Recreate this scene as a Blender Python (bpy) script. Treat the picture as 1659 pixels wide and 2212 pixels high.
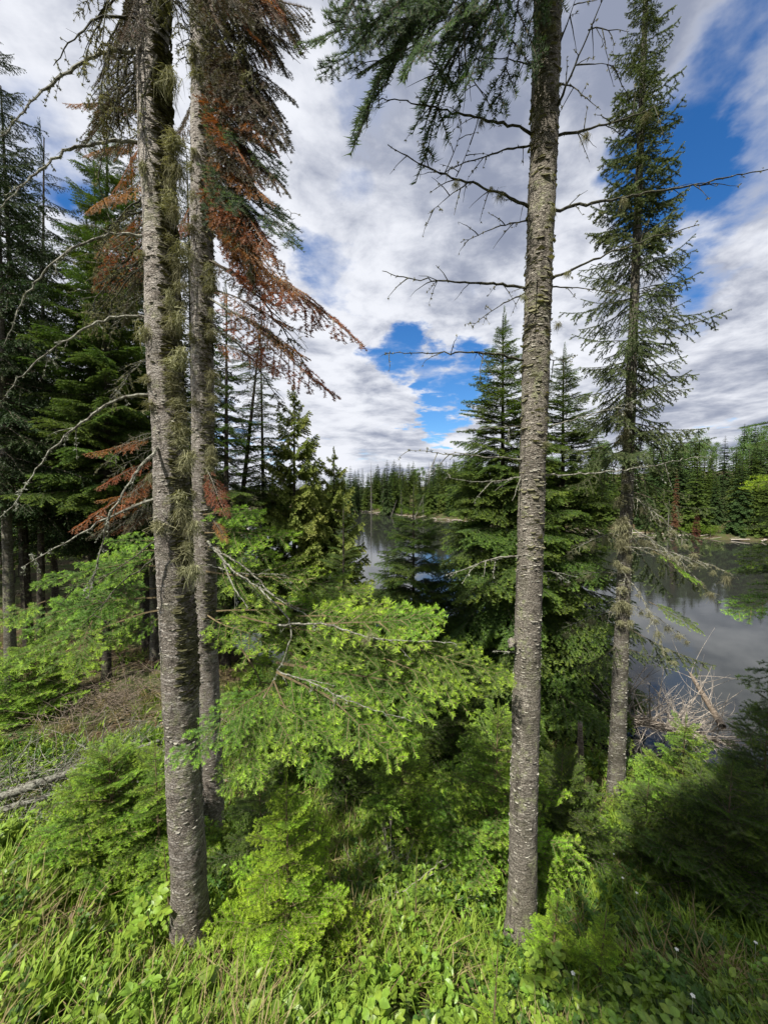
import bpy, math, random
import numpy as np
from mathutils import Vector, Matrix, noise

R = math.radians
for o in list(bpy.data.objects): bpy.data.objects.remove(o)
scene = bpy.context.scene
COL = scene.collection

# ------------------------------------------------------------------ camera
PITCH = R(3.0)
cam_d = bpy.data.cameras.new('camera'); cam = bpy.data.objects.new('camera', cam_d); COL.objects.link(cam)
cam.location = (0, 0, 0); cam.rotation_euler = (R(90) - PITCH, 0, 0)
cam_d.sensor_fit = 'VERTICAL'; cam_d.sensor_height = 36; cam_d.lens = 36 * 831 / 2212
cam_d.clip_start = 0.05; cam_d.clip_end = 5000
scene.camera = cam

# ------------------------------------------------------------------ exposure and sampling
vs = scene.view_settings
vs.view_transform = 'Standard'; vs.look = 'None'; vs.exposure = 0.58; vs.gamma = 1.0; vs.use_curve_mapping = False
cy = scene.cycles
cy.max_bounces = 6; cy.diffuse_bounces = 3; cy.glossy_bounces = 3; cy.transmission_bounces = 3; cy.transparent_max_bounces = 4
cy.caustics_reflective = False; cy.caustics_refractive = False

# ------------------------------------------------------------------ sun and sky
SUN_AZ = R(180 + 36)       # compass style, clockwise from +Y: the sun stands behind the camera, to its left
SUN_EL = R(56)
sun_vec = Vector((math.sin(SUN_AZ) * math.cos(SUN_EL), math.cos(SUN_AZ) * math.cos(SUN_EL), math.sin(SUN_EL)))
sd_ = bpy.data.lights.new('sun', 'SUN'); sd_.energy = 5.0; sd_.angle = R(0.53); sd_.color = (1.0, 0.95, 0.86)
sun = bpy.data.objects.new('sun', sd_); COL.objects.link(sun)
sun.rotation_euler = (-sun_vec).to_track_quat('-Z', 'Y').to_euler(); sun.location = sun_vec * 50


def pix_dir(px, py):
    a = (px - 829.5) / 831.0; b = -(py - 1106.0) / 831.0
    c, s = math.cos(PITCH), math.sin(PITCH)
    return Vector((a, c + b * s, -s + b * c))


def Q(px, py, Y):
    """point at ground distance Y (world y) on the line of sight of picture point px, py"""
    d = pix_dir(px, py)
    return d * (Y / d.y)


class NT:
    def __init__(s, nt): s.nt = nt; s.N = nt.nodes; s.L = nt.links
    def n(s, t, **kw):
        nd = s.N.new(t)
        for k, v in kw.items():
            if k == 'inp':
                for kk, vv in v.items():
                    if hasattr(vv, 'is_linked') or isinstance(vv, bpy.types.NodeSocket): s.L.new(vv, nd.inputs[kk])
                    else: nd.inputs[kk].default_value = vv
            else: setattr(nd, k, v)
        return nd
    def math(s, op, a, b=0.0, c=None, clamp=False):
        nd = s.N.new('ShaderNodeMath'); nd.operation = op; nd.use_clamp = clamp
        for i, v in enumerate((a, b) if c is None else (a, b, c)):
            if isinstance(v, bpy.types.NodeSocket): s.L.new(v, nd.inputs[i])
            else: nd.inputs[i].default_value = v
        return nd.outputs[0]
    def mix(s, f, a, b, mode='MIX'):
        nd = s.N.new('ShaderNodeMix'); nd.data_type = 'RGBA'; nd.blend_type = mode
        for i, v in ((0, f), (6, a), (7, b)):
            if isinstance(v, bpy.types.NodeSocket): s.L.new(v, nd.inputs[i])
            elif i == 0: nd.inputs[0].default_value = v
            else: nd.inputs[i].default_value = (*v, 1) if len(v) == 3 else v
        return nd.outputs[2]
    def rng(s, v, a, b, c=0.0, d=1.0, smooth=True):
        nd = s.N.new('ShaderNodeMapRange'); nd.interpolation_type = 'SMOOTHSTEP' if smooth else 'LINEAR'
        s.L.new(v, nd.inputs[0])
        for i, x in zip((1, 2, 3, 4), (a, b, c, d)): nd.inputs[i].default_value = x
        return nd.outputs[0]
    def noise(s, vec, scale, detail=4, rough=0.55, dist=0.0, sc=None):
        if sc is not None:
            m = s.n('ShaderNodeMapping', inp={'Vector': vec}); m.inputs['Scale'].default_value = sc; vec = m.outputs[0]
        nd = s.n('ShaderNodeTexNoise', inp={'Vector': vec, 'Scale': scale, 'Detail': detail, 'Roughness': rough, 'Distortion': dist})
        return nd.outputs[0]


world = bpy.data.worlds.new('World'); scene.world = world; world.use_nodes = True
W = NT(world.node_tree); W.N.clear()
wout = W.n('ShaderNodeOutputWorld'); wbg = W.n('ShaderNodeBackground'); wbg.inputs['Strength'].default_value = 0.1
W.L.new(wbg.outputs[0], wout.inputs[0])
sky = W.n('ShaderNodeTexSky'); sky.sky_type = 'NISHITA'; sky.sun_disc = False
sky.sun_elevation = SUN_EL; sky.sun_rotation = SUN_AZ; sky.altitude = 350; sky.air_density = 1.0; sky.dust_density = 0.4; sky.ozone_density = 2.5
tc = W.n('ShaderNodeTexCoord'); dvec = tc.outputs['Generated']
sep = W.n('ShaderNodeSeparateXYZ', inp={'Vector': dvec})
zz = W.math('MAXIMUM', sep.outputs[2], 0.0)
den = W.math('ADD', zz, 0.13)
px_ = W.math('DIVIDE', sep.outputs[0], den); py_ = W.math('DIVIDE', sep.outputs[1], den)
flat = W.n('ShaderNodeCombineXYZ', inp={'X': px_, 'Y': py_}).outputs[0]
# warp the direction a little so that the gaps between the clouds have torn edges
wn = W.n('ShaderNodeTexNoise', inp={'Vector': flat, 'Scale': 2.3, 'Detail': 6.0, 'Roughness': 0.6})
wsub = W.n('ShaderNodeVectorMath', operation='SUBTRACT', inp={0: wn.outputs[1], 1: (0.5, 0.5, 0.5)})
wsc = W.n('ShaderNodeVectorMath', operation='SCALE', inp={0: wsub.outputs[0], 'Scale': 0.26})
wdir = W.n('ShaderNodeVectorMath', operation='ADD', inp={0: dvec, 1: wsc.outputs[0]})
wdir = W.n('ShaderNodeVectorMath', operation='NORMALIZE', inp={0: wdir.outputs[0]}).outputs[0]
GAPS = [(1600, 170, 5.5, 1.2), (1690, 130, 4, .8), (1530, 270, 5.5, 1.3), (1450, 350, 4.5, 1.2), (1640, 330, 4.5, 1.0), (1710, 400, 6, 1.0),
        (1560, 400, 4, .8), (1600, 570, 4.0, 1.2), (1530, 610, 4.5, 1.2), (1490, 690, 4.0, 1.1), (1440, 760, 2.5, .7),
        (690, 585, 3.0, .85), (740, 615, 1.8, .6), (850, 765, 3.2, 1.1), (930, 800, 2.8, 1.1), (1000, 830, 3.2, 1.1), (940, 905, 2.4, 1.1), (1020, 775, 2.4, .9),
        (850, 730, 2.0, .6), (760, 375, 2.4, .55), (800, 190, 3.2, .6), (60, 240, 4.0, .7), (110, 350, 3.4, .7), (560, 480, 2.5, .5), (470, 900, 3.5, .8), (600, 1000, 1.6, .8), (1590, 945, 1.6, .9)]
acc = None
for (gx, gy, rad, wgt) in GAPS:
    gd = pix_dir(gx, gy).normalized()
    dt = W.n('ShaderNodeVectorMath', operation='DOT_PRODUCT', inp={0: wdir, 1: tuple(gd)}).outputs['Value']
    m = W.rng(dt, math.cos(R(rad * 1.7)), 1.0, 0.0, wgt)
    acc = m if acc is None else W.math('MAXIMUM', acc, m)
cn = W.noise(flat, 1.25, 9, 0.56, 0.25)
cn2 = W.noise(flat, 5.0, 6, 0.6, 0.2)
behind = W.rng(sep.outputs[1], 0.15, -0.25, 0.0, 0.14)   # broken cloud behind the camera too
cover = W.math('ADD', cn, W.math('MULTIPLY', cn2, 0.34))
cover = W.math('SUBTRACT', cover, W.math('MULTIPLY', acc, 0.37))
cover = W.math('SUBTRACT', cover, behind)
for (gx, gy, rad, wgt) in [(1675, 245, 3.6, .18), (1600, 40, 6, .12), (1520, 470, 5, .18), (1590, 300, 2.0, .08), (1670, 570, 5, .2), (1640, 790, 10, .2), (30, 60, 8, .12)]:
    gd = pix_dir(gx, gy).normalized()
    dt = W.n('ShaderNodeVectorMath', operation='DOT_PRODUCT', inp={0: wdir, 1: tuple(gd)}).outputs['Value']
    cover = W.math('ADD', cover, W.rng(dt, math.cos(R(rad * 1.5)), 1.0, 0.0, wgt))
mask = W.rng(cover, 0.27, 0.55)
# cloud tone: bright thick edges, greyer bellies
tn = W.noise(flat, 2.3, 9, 0.60, 0.3)
tn2 = W.noise(flat, 6.5, 5, 0.6, 0.3)
lowst = W.noise(dvec, 5.5, 6, 0.6, 0.5, sc=(1.0, 1.0, 5.0))
t1 = W.math('ADD', W.math('MULTIPLY', tn, 0.68), W.math('MULTIPLY', tn2, 0.32))
horiz = W.rng(sep.outputs[2], 0.02, 0.36, 1.0, 0.0)
t1 = W.math('ADD', W.math('MULTIPLY', t1, W.math('SUBTRACT', 1.0, W.math('MULTIPLY', horiz, 0.75))), W.math('MULTIPLY', W.math('MULTIPLY', lowst, horiz), 0.75))
GREYS = [(1250, 60, 20, .10), (1000, 40, 16, .05), (1560, 880, 11, .10), (860, 950, 6, .05), (1560, 60, 9, .06), (1030, 620, 7, .04)]
for (gx, gy, rad, wgt) in GREYS:
    gd = pix_dir(gx, gy).normalized()
    dt = W.n('ShaderNodeVectorMath', operation='DOT_PRODUCT', inp={0: wdir, 1: tuple(gd)}).outputs['Value']
    t1 = W.math('SUBTRACT', t1, W.rng(dt, math.cos(R(rad * 1.5)), math.cos(R(rad * 0.2)), 0.0, wgt))
tone = W.rng(t1, 0.28, 0.56)
thin = W.rng(cover, 0.36, 0.64, 1.0, 0.0)
tone = W.math('MAXIMUM', tone, W.math('MULTIPLY', thin, 0.55))
ccol = W.mix(tone, (2.0, 2.25, 3.0), (6.0, 6.15, 6.6))
hs = W.n('ShaderNodeHueSaturation', inp={'Saturation': 1.3, 'Value': 1.0, 'Color': sky.outputs[0]})
blue = W.mix(1.0, hs.outputs[0], (0.74, 0.90, 1.05), 'MULTIPLY')
W.L.new(W.mix(mask, blue, ccol), wbg.inputs['Color'])
world.cycles.sampling_method = 'MANUAL'; world.cycles.sample_map_resolution = 512

# ------------------------------------------------------------------ materials


def mat(name):
    m = bpy.data.materials.new(name); m.use_nodes = True
    T = NT(m.node_tree); T.N.clear()
    out = T.n('ShaderNodeOutputMaterial')
    return m, T, out


def leafmat(name, dark, light, tipc=None, trans=0.35, rough=0.5, back=None, spec=0.14, hue=0.03, patch=3.0):
    m, T, out = mat(name)
    oi = T.n('ShaderNodeObjectInfo'); geo = T.n('ShaderNodeNewGeometry')
    nz = T.noise(geo.outputs['Position'], patch, 3)
    f = T.math('ADD', T.math('MULTIPLY', oi.outputs['Random'], 0.55), T.math('MULTIPLY', T.rng(nz, .3, .7), 0.45))
    c = T.mix(f, dark, light)
    if tipc:
        at = T.n('ShaderNodeAttribute', attribute_name='tip')
        c = T.mix(at.outputs['Fac'], c, tipc)
    if back: c = T.mix(T.math('MULTIPLY', geo.outputs['Backfacing'], 0.5), c, back)
    h = T.n('ShaderNodeHueSaturation', inp={'Color': c, 'Hue': T.math('ADD', T.math('MULTIPLY', oi.outputs['Random'], hue), 0.5 - hue / 2),
                                            'Value': T.math('ADD', T.math('MULTIPLY', T.rng(T.noise(geo.outputs['Position'], 37, 2), .3, .7), 0.5), 0.75)})
    pb = T.n('ShaderNodeBsdfPrincipled', inp={'Base Color': h.outputs[0], 'Roughness': rough, 'Specular IOR Level': spec})
    tr = T.n('ShaderNodeBsdfTranslucent', inp={'Color': T.mix(1.0, h.outputs[0], (1.25, 1.25, 0.6), 'MULTIPLY')})
    mx = T.n('ShaderNodeMixShader', inp={0: trans, 1: pb.outputs[0], 2: tr.outputs[0]})
    T.L.new(mx.outputs[0], out.inputs[0])
    return m


def barkmat(name, dark, mid, light, streak=1.0, flake=1.0, lich=(0.33, 0.35, 0.19), lichamt=0.45, bump=0.9, white=0.0):
    m, T, out = mat(name)
    co = T.n('ShaderNodeTexCoord').outputs['Object']
    wob = T.n('ShaderNodeTexNoise', inp={'Vector': co, 'Scale': 9.0, 'Detail': 3.0})
    wv = T.n('ShaderNodeVectorMath', operation='SCALE', inp={0: wob.outputs[1], 'Scale': 0.03})
    cw = T.n('ShaderNodeVectorMath', operation='ADD', inp={0: co, 1: wv.outputs[0]}).outputs[0]
    n1 = T.noise(cw, 1.0, 5, 0.6, sc=(11, 11, 80))
    n2 = T.noise(cw, 1.0, 6, 0.65, sc=(38, 38, 60))
    big = T.noise(co, 3.0, 4, 0.6)
    mpv = T.n('ShaderNodeMapping', inp={'Vector': cw}); mpv.inputs['Scale'].default_value = (55, 55, 85)
    vo = T.n('ShaderNodeTexVoronoi', feature='DISTANCE_TO_EDGE', inp={'Vector': mpv.outputs[0], 'Scale': 1.0})
    crack = T.rng(vo.outputs['Distance'], 0.0, 0.16)
    st = T.rng(n1, 0.50, 0.64)
    fl = T.rng(n2, 0.50, 0.66)
    c = T.mix(T.rng(big, .3, .7), mid, tuple(x * 0.72 for x in mid))
    c = T.mix(T.math('MULTIPLY', st, 0.8 * streak), c, light)
    patch = T.rng(T.noise(co, 5.5, 5, 0.65), 0.42, 0.62)
    c = T.mix(T.math('MULTIPLY', T.math('MULTIPLY', fl, patch), flake), c, tuple(min(1, x * 1.25) for x in light))
    dk = T.rng(T.noise(cw, 1.0, 5, 0.65, sc=(20, 20, 34)), 0.30, 0.43, 1.0, 0.0)
    c = T.mix(T.math('MULTIPLY', dk, 0.8), c, dark)
    c = T.mix(T.math('MULTIPLY', T.math('SUBTRACT', 1.0, crack), 0.55), c, dark)
    drip = T.math('MULTIPLY', T.rng(T.noise(cw, 1.0, 4, .6, sc=(17, 17, 1.6)), .56, .66), T.rng(T.noise(co, 1.4, 3), .42, .58))
    c = T.mix(T.math('MULTIPLY', drip, .75), c, dark)
    zm = T.rng(T.noise(co, 1.0, 4, .6, sc=(5, 5, 2.2)), .54, .64)
    c = T.mix(T.math('MULTIPLY', zm, .3), c, (.085, .085, .045))
    if white:
        sz = T.n('ShaderNodeSeparateXYZ', inp={'Vector': co}).outputs[2]
        wf_ = T.math('MULTIPLY', T.rng(sz, -1.0, 2.0), T.rng(T.noise(cw, 1.0, 5, .6, sc=(16, 16, 30)), .40, .52))
        c = T.mix(T.math('MULTIPLY', wf_, white), c, tuple(x * 1.15 for x in light))
    lm = T.math('MULTIPLY', T.rng(T.noise(co, 7.0, 6, 0.7), 0.52, 0.62), T.rng(T.noise(co, 34.0, 4, 0.6), 0.42, 0.55))
    c = T.mix(T.math('MULTIPLY', lm, lichamt), c, lich)
    hgt = T.math('ADD', T.math('MULTIPLY', st, 0.5), T.math('ADD', T.math('MULTIPLY', fl, 0.5), T.math('MULTIPLY', crack, 0.5)))
    hgt = T.math('SUBTRACT', hgt, T.math('MULTIPLY', dk, 0.6))
    bp = T.n('ShaderNodeBump', inp={'Strength': bump, 'Distance': 0.012, 'Height': hgt})
    pb = T.n('ShaderNodeBsdfPrincipled', inp={'Base Color': c, 'Roughness': 0.9, 'Specular IOR Level': 0.15, 'Normal': bp.outputs[0]})
    T.L.new(pb.outputs[0], out.inputs[0])
    return m


def plainmat(name, a, b, scale=12.0, rough=0.85, sc=(1, 1, 1), bump=0.3, spec=0.2):
    m, T, out = mat(name)
    co = T.n('ShaderNodeTexCoord').outputs['Object']
    n = T.noise(co, scale, 6, 0.65, sc=sc)
    c = T.mix(T.rng(n, .35, .65), a, b)
    bp = T.n('ShaderNodeBump', inp={'Strength': bump, 'Distance': 0.01, 'Height': n})
    pb = T.n('ShaderNodeBsdfPrincipled', inp={'Base Color': c, 'Roughness': rough, 'Specular IOR Level': spec, 'Normal': bp.outputs[0]})
    T.L.new(pb.outputs[0], out.inputs[0])
    return m


M = {}
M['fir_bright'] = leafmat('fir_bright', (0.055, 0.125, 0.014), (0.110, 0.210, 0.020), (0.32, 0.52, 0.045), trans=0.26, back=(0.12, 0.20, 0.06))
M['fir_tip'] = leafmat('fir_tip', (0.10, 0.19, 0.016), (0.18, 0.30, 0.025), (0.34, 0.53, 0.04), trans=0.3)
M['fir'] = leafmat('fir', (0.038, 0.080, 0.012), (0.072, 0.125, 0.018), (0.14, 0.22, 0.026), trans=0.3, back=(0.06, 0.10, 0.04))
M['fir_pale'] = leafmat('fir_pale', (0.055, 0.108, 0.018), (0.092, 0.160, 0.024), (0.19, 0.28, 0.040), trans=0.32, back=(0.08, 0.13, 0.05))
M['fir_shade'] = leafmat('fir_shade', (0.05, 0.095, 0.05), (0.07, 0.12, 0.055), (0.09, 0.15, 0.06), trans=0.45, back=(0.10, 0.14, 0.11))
M['spruce'] = leafmat('spruce', (0.065, 0.095, 0.038), (0.11, 0.15, 0.060), (0.16, 0.20, 0.08), trans=0.25)
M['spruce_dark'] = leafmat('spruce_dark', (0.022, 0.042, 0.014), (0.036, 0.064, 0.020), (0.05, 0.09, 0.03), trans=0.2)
M['needle_dead'] = leafmat('needle_dead', (0.32, 0.10, 0.024), (0.50, 0.18, 0.035), (0.22, 0.10, 0.05), trans=0.3)
M['needle_brown'] = leafmat('needle_brown', (0.065, 0.055, 0.035), (0.16, 0.085, 0.048), (0.075, 0.075, 0.045), trans=0.25)
M['cedar'] = leafmat('cedar', (0.12, 0.165, 0.03), (0.20, 0.25, 0.05), (0.30, 0.34, 0.09), trans=0.3)
M['lichen'] = leafmat('lichen', (0.15, 0.15, 0.085), (0.34, 0.33, 0.20), None, trans=0.2, rough=0.9, spec=0.05)
M['moss_and_shade'] = leafmat('moss_and_shade', (0.045, 0.045, 0.022), (0.12, 0.115, 0.06), None, trans=0.1, rough=0.95, spec=0.03, patch=20)  # dark moss colour that also carries painted shade for the trunk side
M['lichen_grey'] = leafmat('lichen_grey', (0.22, 0.23, 0.19), (0.36, 0.37, 0.31), None, trans=0.1, rough=0.9, spec=0.05)
M['lichen_flake'] = leafmat('lichen_flake', (0.16, 0.15, 0.12), (0.36, 0.345, 0.29), None, trans=0.0, rough=0.9, spec=0.05, hue=0.0, patch=25)
M['twig'] = plainmat('twig', (0.06, 0.048, 0.036), (0.15, 0.125, 0.095), 60)
M['twig_green'] = plainmat('twig_green', (0.11, 0.09, 0.05), (0.20, 0.15, 0.08), 60)
M['dead_wood'] = plainmat('dead_wood', (0.07, 0.06, 0.048), (0.33, 0.33, 0.27), 45, sc=(1, 1, 1), bump=0.8)
M['dead_dark'] = plainmat('dead_dark', (0.025, 0.022, 0.018), (0.12, 0.12, 0.085), 50, bump=0.8)
M['driftwood'] = plainmat('driftwood', (0.20, 0.17, 0.14), (0.45, 0.40, 0.34), 18, sc=(1, 1, 1))
M['drift_log'] = plainmat('drift_log', (0.08, 0.062, 0.045), (0.26, 0.21, 0.16), 9, sc=(1, 6, 6))
M['bark_left'] = barkmat('bark_left', (0.045, 0.038, 0.032), (0.27, 0.235, 0.20), (0.56, 0.52, 0.47), lichamt=0.4, white=.45)
M['bark_right'] = barkmat('bark_right', (0.05, 0.042, 0.034), (0.27, 0.24, 0.20), (0.50, 0.46, 0.39), lichamt=0.7, flake=1.0)
M['bark_grey'] = barkmat('bark_grey', (0.045, 0.04, 0.032), (0.19, 0.17, 0.14), (0.42, 0.40, 0.35), lichamt=0.9)
M['bark_dark'] = barkmat('bark_dark', (0.02, 0.016, 0.013), (0.075, 0.062, 0.050), (0.16, 0.15, 0.12), lichamt=0.6)
M['grass'] = leafmat('grass', (0.085, 0.165, 0.018), (0.18, 0.28, 0.03), (0.28, 0.40, 0.06), trans=0.28, patch=1.5)
M['grass_dry'] = leafmat('grass_dry', (0.22, 0.18, 0.085), (0.36, 0.29, 0.15), None, trans=0.3, patch=2)
M['herb'] = leafmat('herb', (0.085, 0.17, 0.018), (0.19, 0.31, 0.032), (0.28, 0.40, 0.05), trans=0.28, patch=2, spec=0.45, rough=0.42)
M['herb_deep'] = leafmat('herb_deep', (0.05, 0.11, 0.018), (0.09, 0.17, 0.025), None, trans=0.38, patch=2, spec=0.4)
M['litter'] = leafmat('litter', (0.10, 0.065, 0.035), (0.26, 0.19, 0.11), None, trans=0.1, patch=8)
M['petal'] = leafmat('petal', (0.75, 0.76, 0.72), (0.85, 0.85, 0.8), None, trans=0.2, hue=0)
M['aspen'] = leafmat('aspen', (0.085, 0.155, 0.04), (0.135, 0.21, 0.065), None, trans=0.3, patch=.5)
M['far_a'] = leafmat('far_a', (0.06, 0.10, 0.022), (0.11, 0.155, 0.030), (0.15, 0.20, 0.04), trans=0.2, patch=.6)
M['far_b'] = leafmat('far_b', (0.034, 0.062, 0.022), (0.06, 0.10, 0.030), (0.08, 0.12, 0.035), trans=0.2, patch=.6)
M['far_red'] = leafmat('far_red', (0.10, 0.05, 0.03), (0.16, 0.075, 0.045), (0.2, 0.08, 0.04), trans=0.2, patch=.6)
M['far_grey'] = leafmat('far_grey', (0.10, 0.095, 0.08), (0.19, 0.175, 0.15), None, trans=0.0, patch=.6, hue=0)
M['wire'] = plainmat('wire', (0.3, 0.3, 0.32), (0.4, 0.4, 0.42), 3)

# ground
gm, T, out = mat('ground'); pos = T.n('ShaderNodeNewGeometry').outputs['Position']
g1 = T.noise(pos, 0.8, 6, 0.6); g2 = T.noise(pos, 9.0, 6, 0.7)
gc = T.mix(T.rng(g2, .35, .65), (0.045, 0.034, 0.020), (0.115, 0.085, 0.050))
gc = T.mix(T.math('MULTIPLY', T.rng(g1, .40, .62), 0.75), gc, (0.055, 0.085, 0.022))
bp = T.n('ShaderNodeBump', inp={'Strength': 0.8, 'Distance': 0.03, 'Height': g2})
T.L.new(T.n('ShaderNodeBsdfPrincipled', inp={'Base Color': gc, 'Roughness': 0.95, 'Specular IOR Level': 0.1, 'Normal': bp.outputs[0]}).outputs[0], out.inputs[0])
M['ground'] = gm
# water
wm, T, out = mat('water'); pos = T.n('ShaderNodeNewGeometry').outputs['Position']
w1 = T.noise(pos, 1.0, 3, 0.5, sc=(1.3, 3.2, 1)); w2 = T.noise(pos, 1.0, 2, 0.5, sc=(5.5, 13, 1)); w3 = T.rng(T.noise(pos, 0.10, 3), .42, .60, 0.12, 1.0)
hh = T.math('MULTIPLY', T.math('ADD', T.math('MULTIPLY', w1, 0.6), T.math('MULTIPLY', w2, 0.22)), w3)
bp = T.n('ShaderNodeBump', inp={'Strength': 0.12, 'Distance': 0.03, 'Height': hh})
T.L.new(T.n('ShaderNodeBsdfPrincipled', inp={'Base Color': (0.026, 0.028, 0.024, 1), 'Roughness': 0.025, 'IOR': 1.40, 'Specular IOR Level': 0.55, 'Normal': bp.outputs[0]}).outputs[0], out.inputs[0])
M['water'] = wm

# ------------------------------------------------------------------ mesh helpers


class Geo:
    """collects triangles: vertices, faces, a material slot for each face, and a 'tip' value (new growth) for each vertex"""
    def __init__(s): s.V = []; s.T = []; s.Mi = []; s.A = []; s.n = 0
    def add(s, V, T, mi=0, tip=0.0):
        V = np.asarray(V, float).reshape(-1, 3); T = np.asarray(T, int).reshape(-1, 3)
        s.V.append(V); s.T.append(T + s.n); s.n += len(V)
        s.Mi.append(np.full(len(T), mi) if np.isscalar(mi) else np.asarray(mi))
        s.A.append(np.full(len(V), tip, float) if np.isscalar(tip) else np.asarray(tip, float))
        return s
    def arr(s): return np.vstack(s.V), np.vstack(s.T), np.concatenate(s.Mi), np.concatenate(s.A)
    def addgeo(s, g, mtx=None):
        V, T, Mi, A = g.arr() if isinstance(g, Geo) else g
        if mtx is not None:
            m = np.array(mtx); V = V @ m[:3, :3].T + m[:3, 3]
        s.V.append(V); s.T.append(T + s.n); s.n += len(V); s.Mi.append(Mi); s.A.append(A)
    def mesh(s, name, mats, smooth=False):
        V, T, Mi, A = s.arr()
        me = bpy.data.meshes.new(name)
        me.vertices.add(len(V)); me.vertices.foreach_set('co', V.astype(np.float32).ravel())
        me.loops.add(len(T) * 3); me.loops.foreach_set('vertex_index', T.astype(np.int32).ravel())
        me.polygons.add(len(T)); me.polygons.foreach_set('loop_start', np.arange(0, len(T) * 3, 3, dtype=np.int32))
        me.polygons.foreach_set('material_index', Mi.astype(np.int32))
        me.polygons.foreach_set('use_smooth', np.full(len(T), smooth))
        at = me.attributes.new('tip', 'FLOAT', 'POINT'); at.data.foreach_set('value', A.astype(np.float32))
        for m in mats: me.materials.append(m)
        me.update(calc_edges=True)
        return me


def nrm(v):
    v = np.asarray(v, float); return v / (np.linalg.norm(v, axis=-1, keepdims=True) + 1e-12)


def tube(P, rad, sides=5, cap=True):
    P = np.asarray(P, float); n = len(P); rad = np.broadcast_to(np.asarray(rad, float), (n,))
    Tn = nrm(np.gradient(P, axis=0))
    ref = np.array([0, 0, 1.0]) if abs(Tn[0][2]) < 0.8 else np.array([1.0, 0, 0])
    a = nrm(np.cross(Tn, ref)); b = np.cross(Tn, a)
    th = np.linspace(0, 2 * math.pi, sides, endpoint=False)
    V = (P[:, None, :] + rad[:, None, None] * (a[:, None, :] * np.cos(th)[None, :, None] + b[:, None, :] * np.sin(th)[None, :, None])).reshape(-1, 3)
    i = np.arange(n - 1)[:, None] * sides; j = np.arange(sides)[None, :]; k = (j + 1) % sides
    q = np.stack([i + j, i + k, i + sides + k, i + sides + j], -1).reshape(-1, 4)
    T = np.vstack([q[:, [0, 2, 1]], q[:, [0, 3, 2]]])
    if cap:
        c = len(V); V = np.vstack([V, P[-1:] + Tn[-1:] * rad[-1]])
        jj = np.arange(sides); base = (n - 1) * sides
        T = np.vstack([T, np.stack([base + jj, np.full(sides, c), base + (jj + 1) % sides], -1)])
    return V, T


def needles(g, P, A, N, rg, length, width, mi, tip, spread='flat'):
    """one thin triangle for each needle, standing off the twig axis A about the up side N"""
    n = len(P); S = nrm(np.cross(N, A)); N2 = np.cross(A, S)
    if spread == 'flat':
        th = np.where(rg.random(n) < 0.5, 1, -1) * np.radians(np.where(rg.random(n) < 0.3, rg.normal(38, 15, n), rg.normal(82, 16, n)))
    else: th = rg.random(n) * 2 * math.pi
    al = np.radians(rg.normal(58, 9, n))
    D = A * np.cos(al)[:, None] + (N2 * np.cos(th)[:, None] + S * np.sin(th)[:, None]) * np.sin(al)[:, None]
    L = length * (0.75 + 0.4 * rg.random(n))
    w = A * (width / 2)
    V = np.stack([P - w, P + w, P + D * L[:, None]], 1).reshape(-1, 3)
    T = np.arange(3 * n).reshape(-1, 3)
    g.add(V, T, mi, np.repeat(tip, 3))


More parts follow.
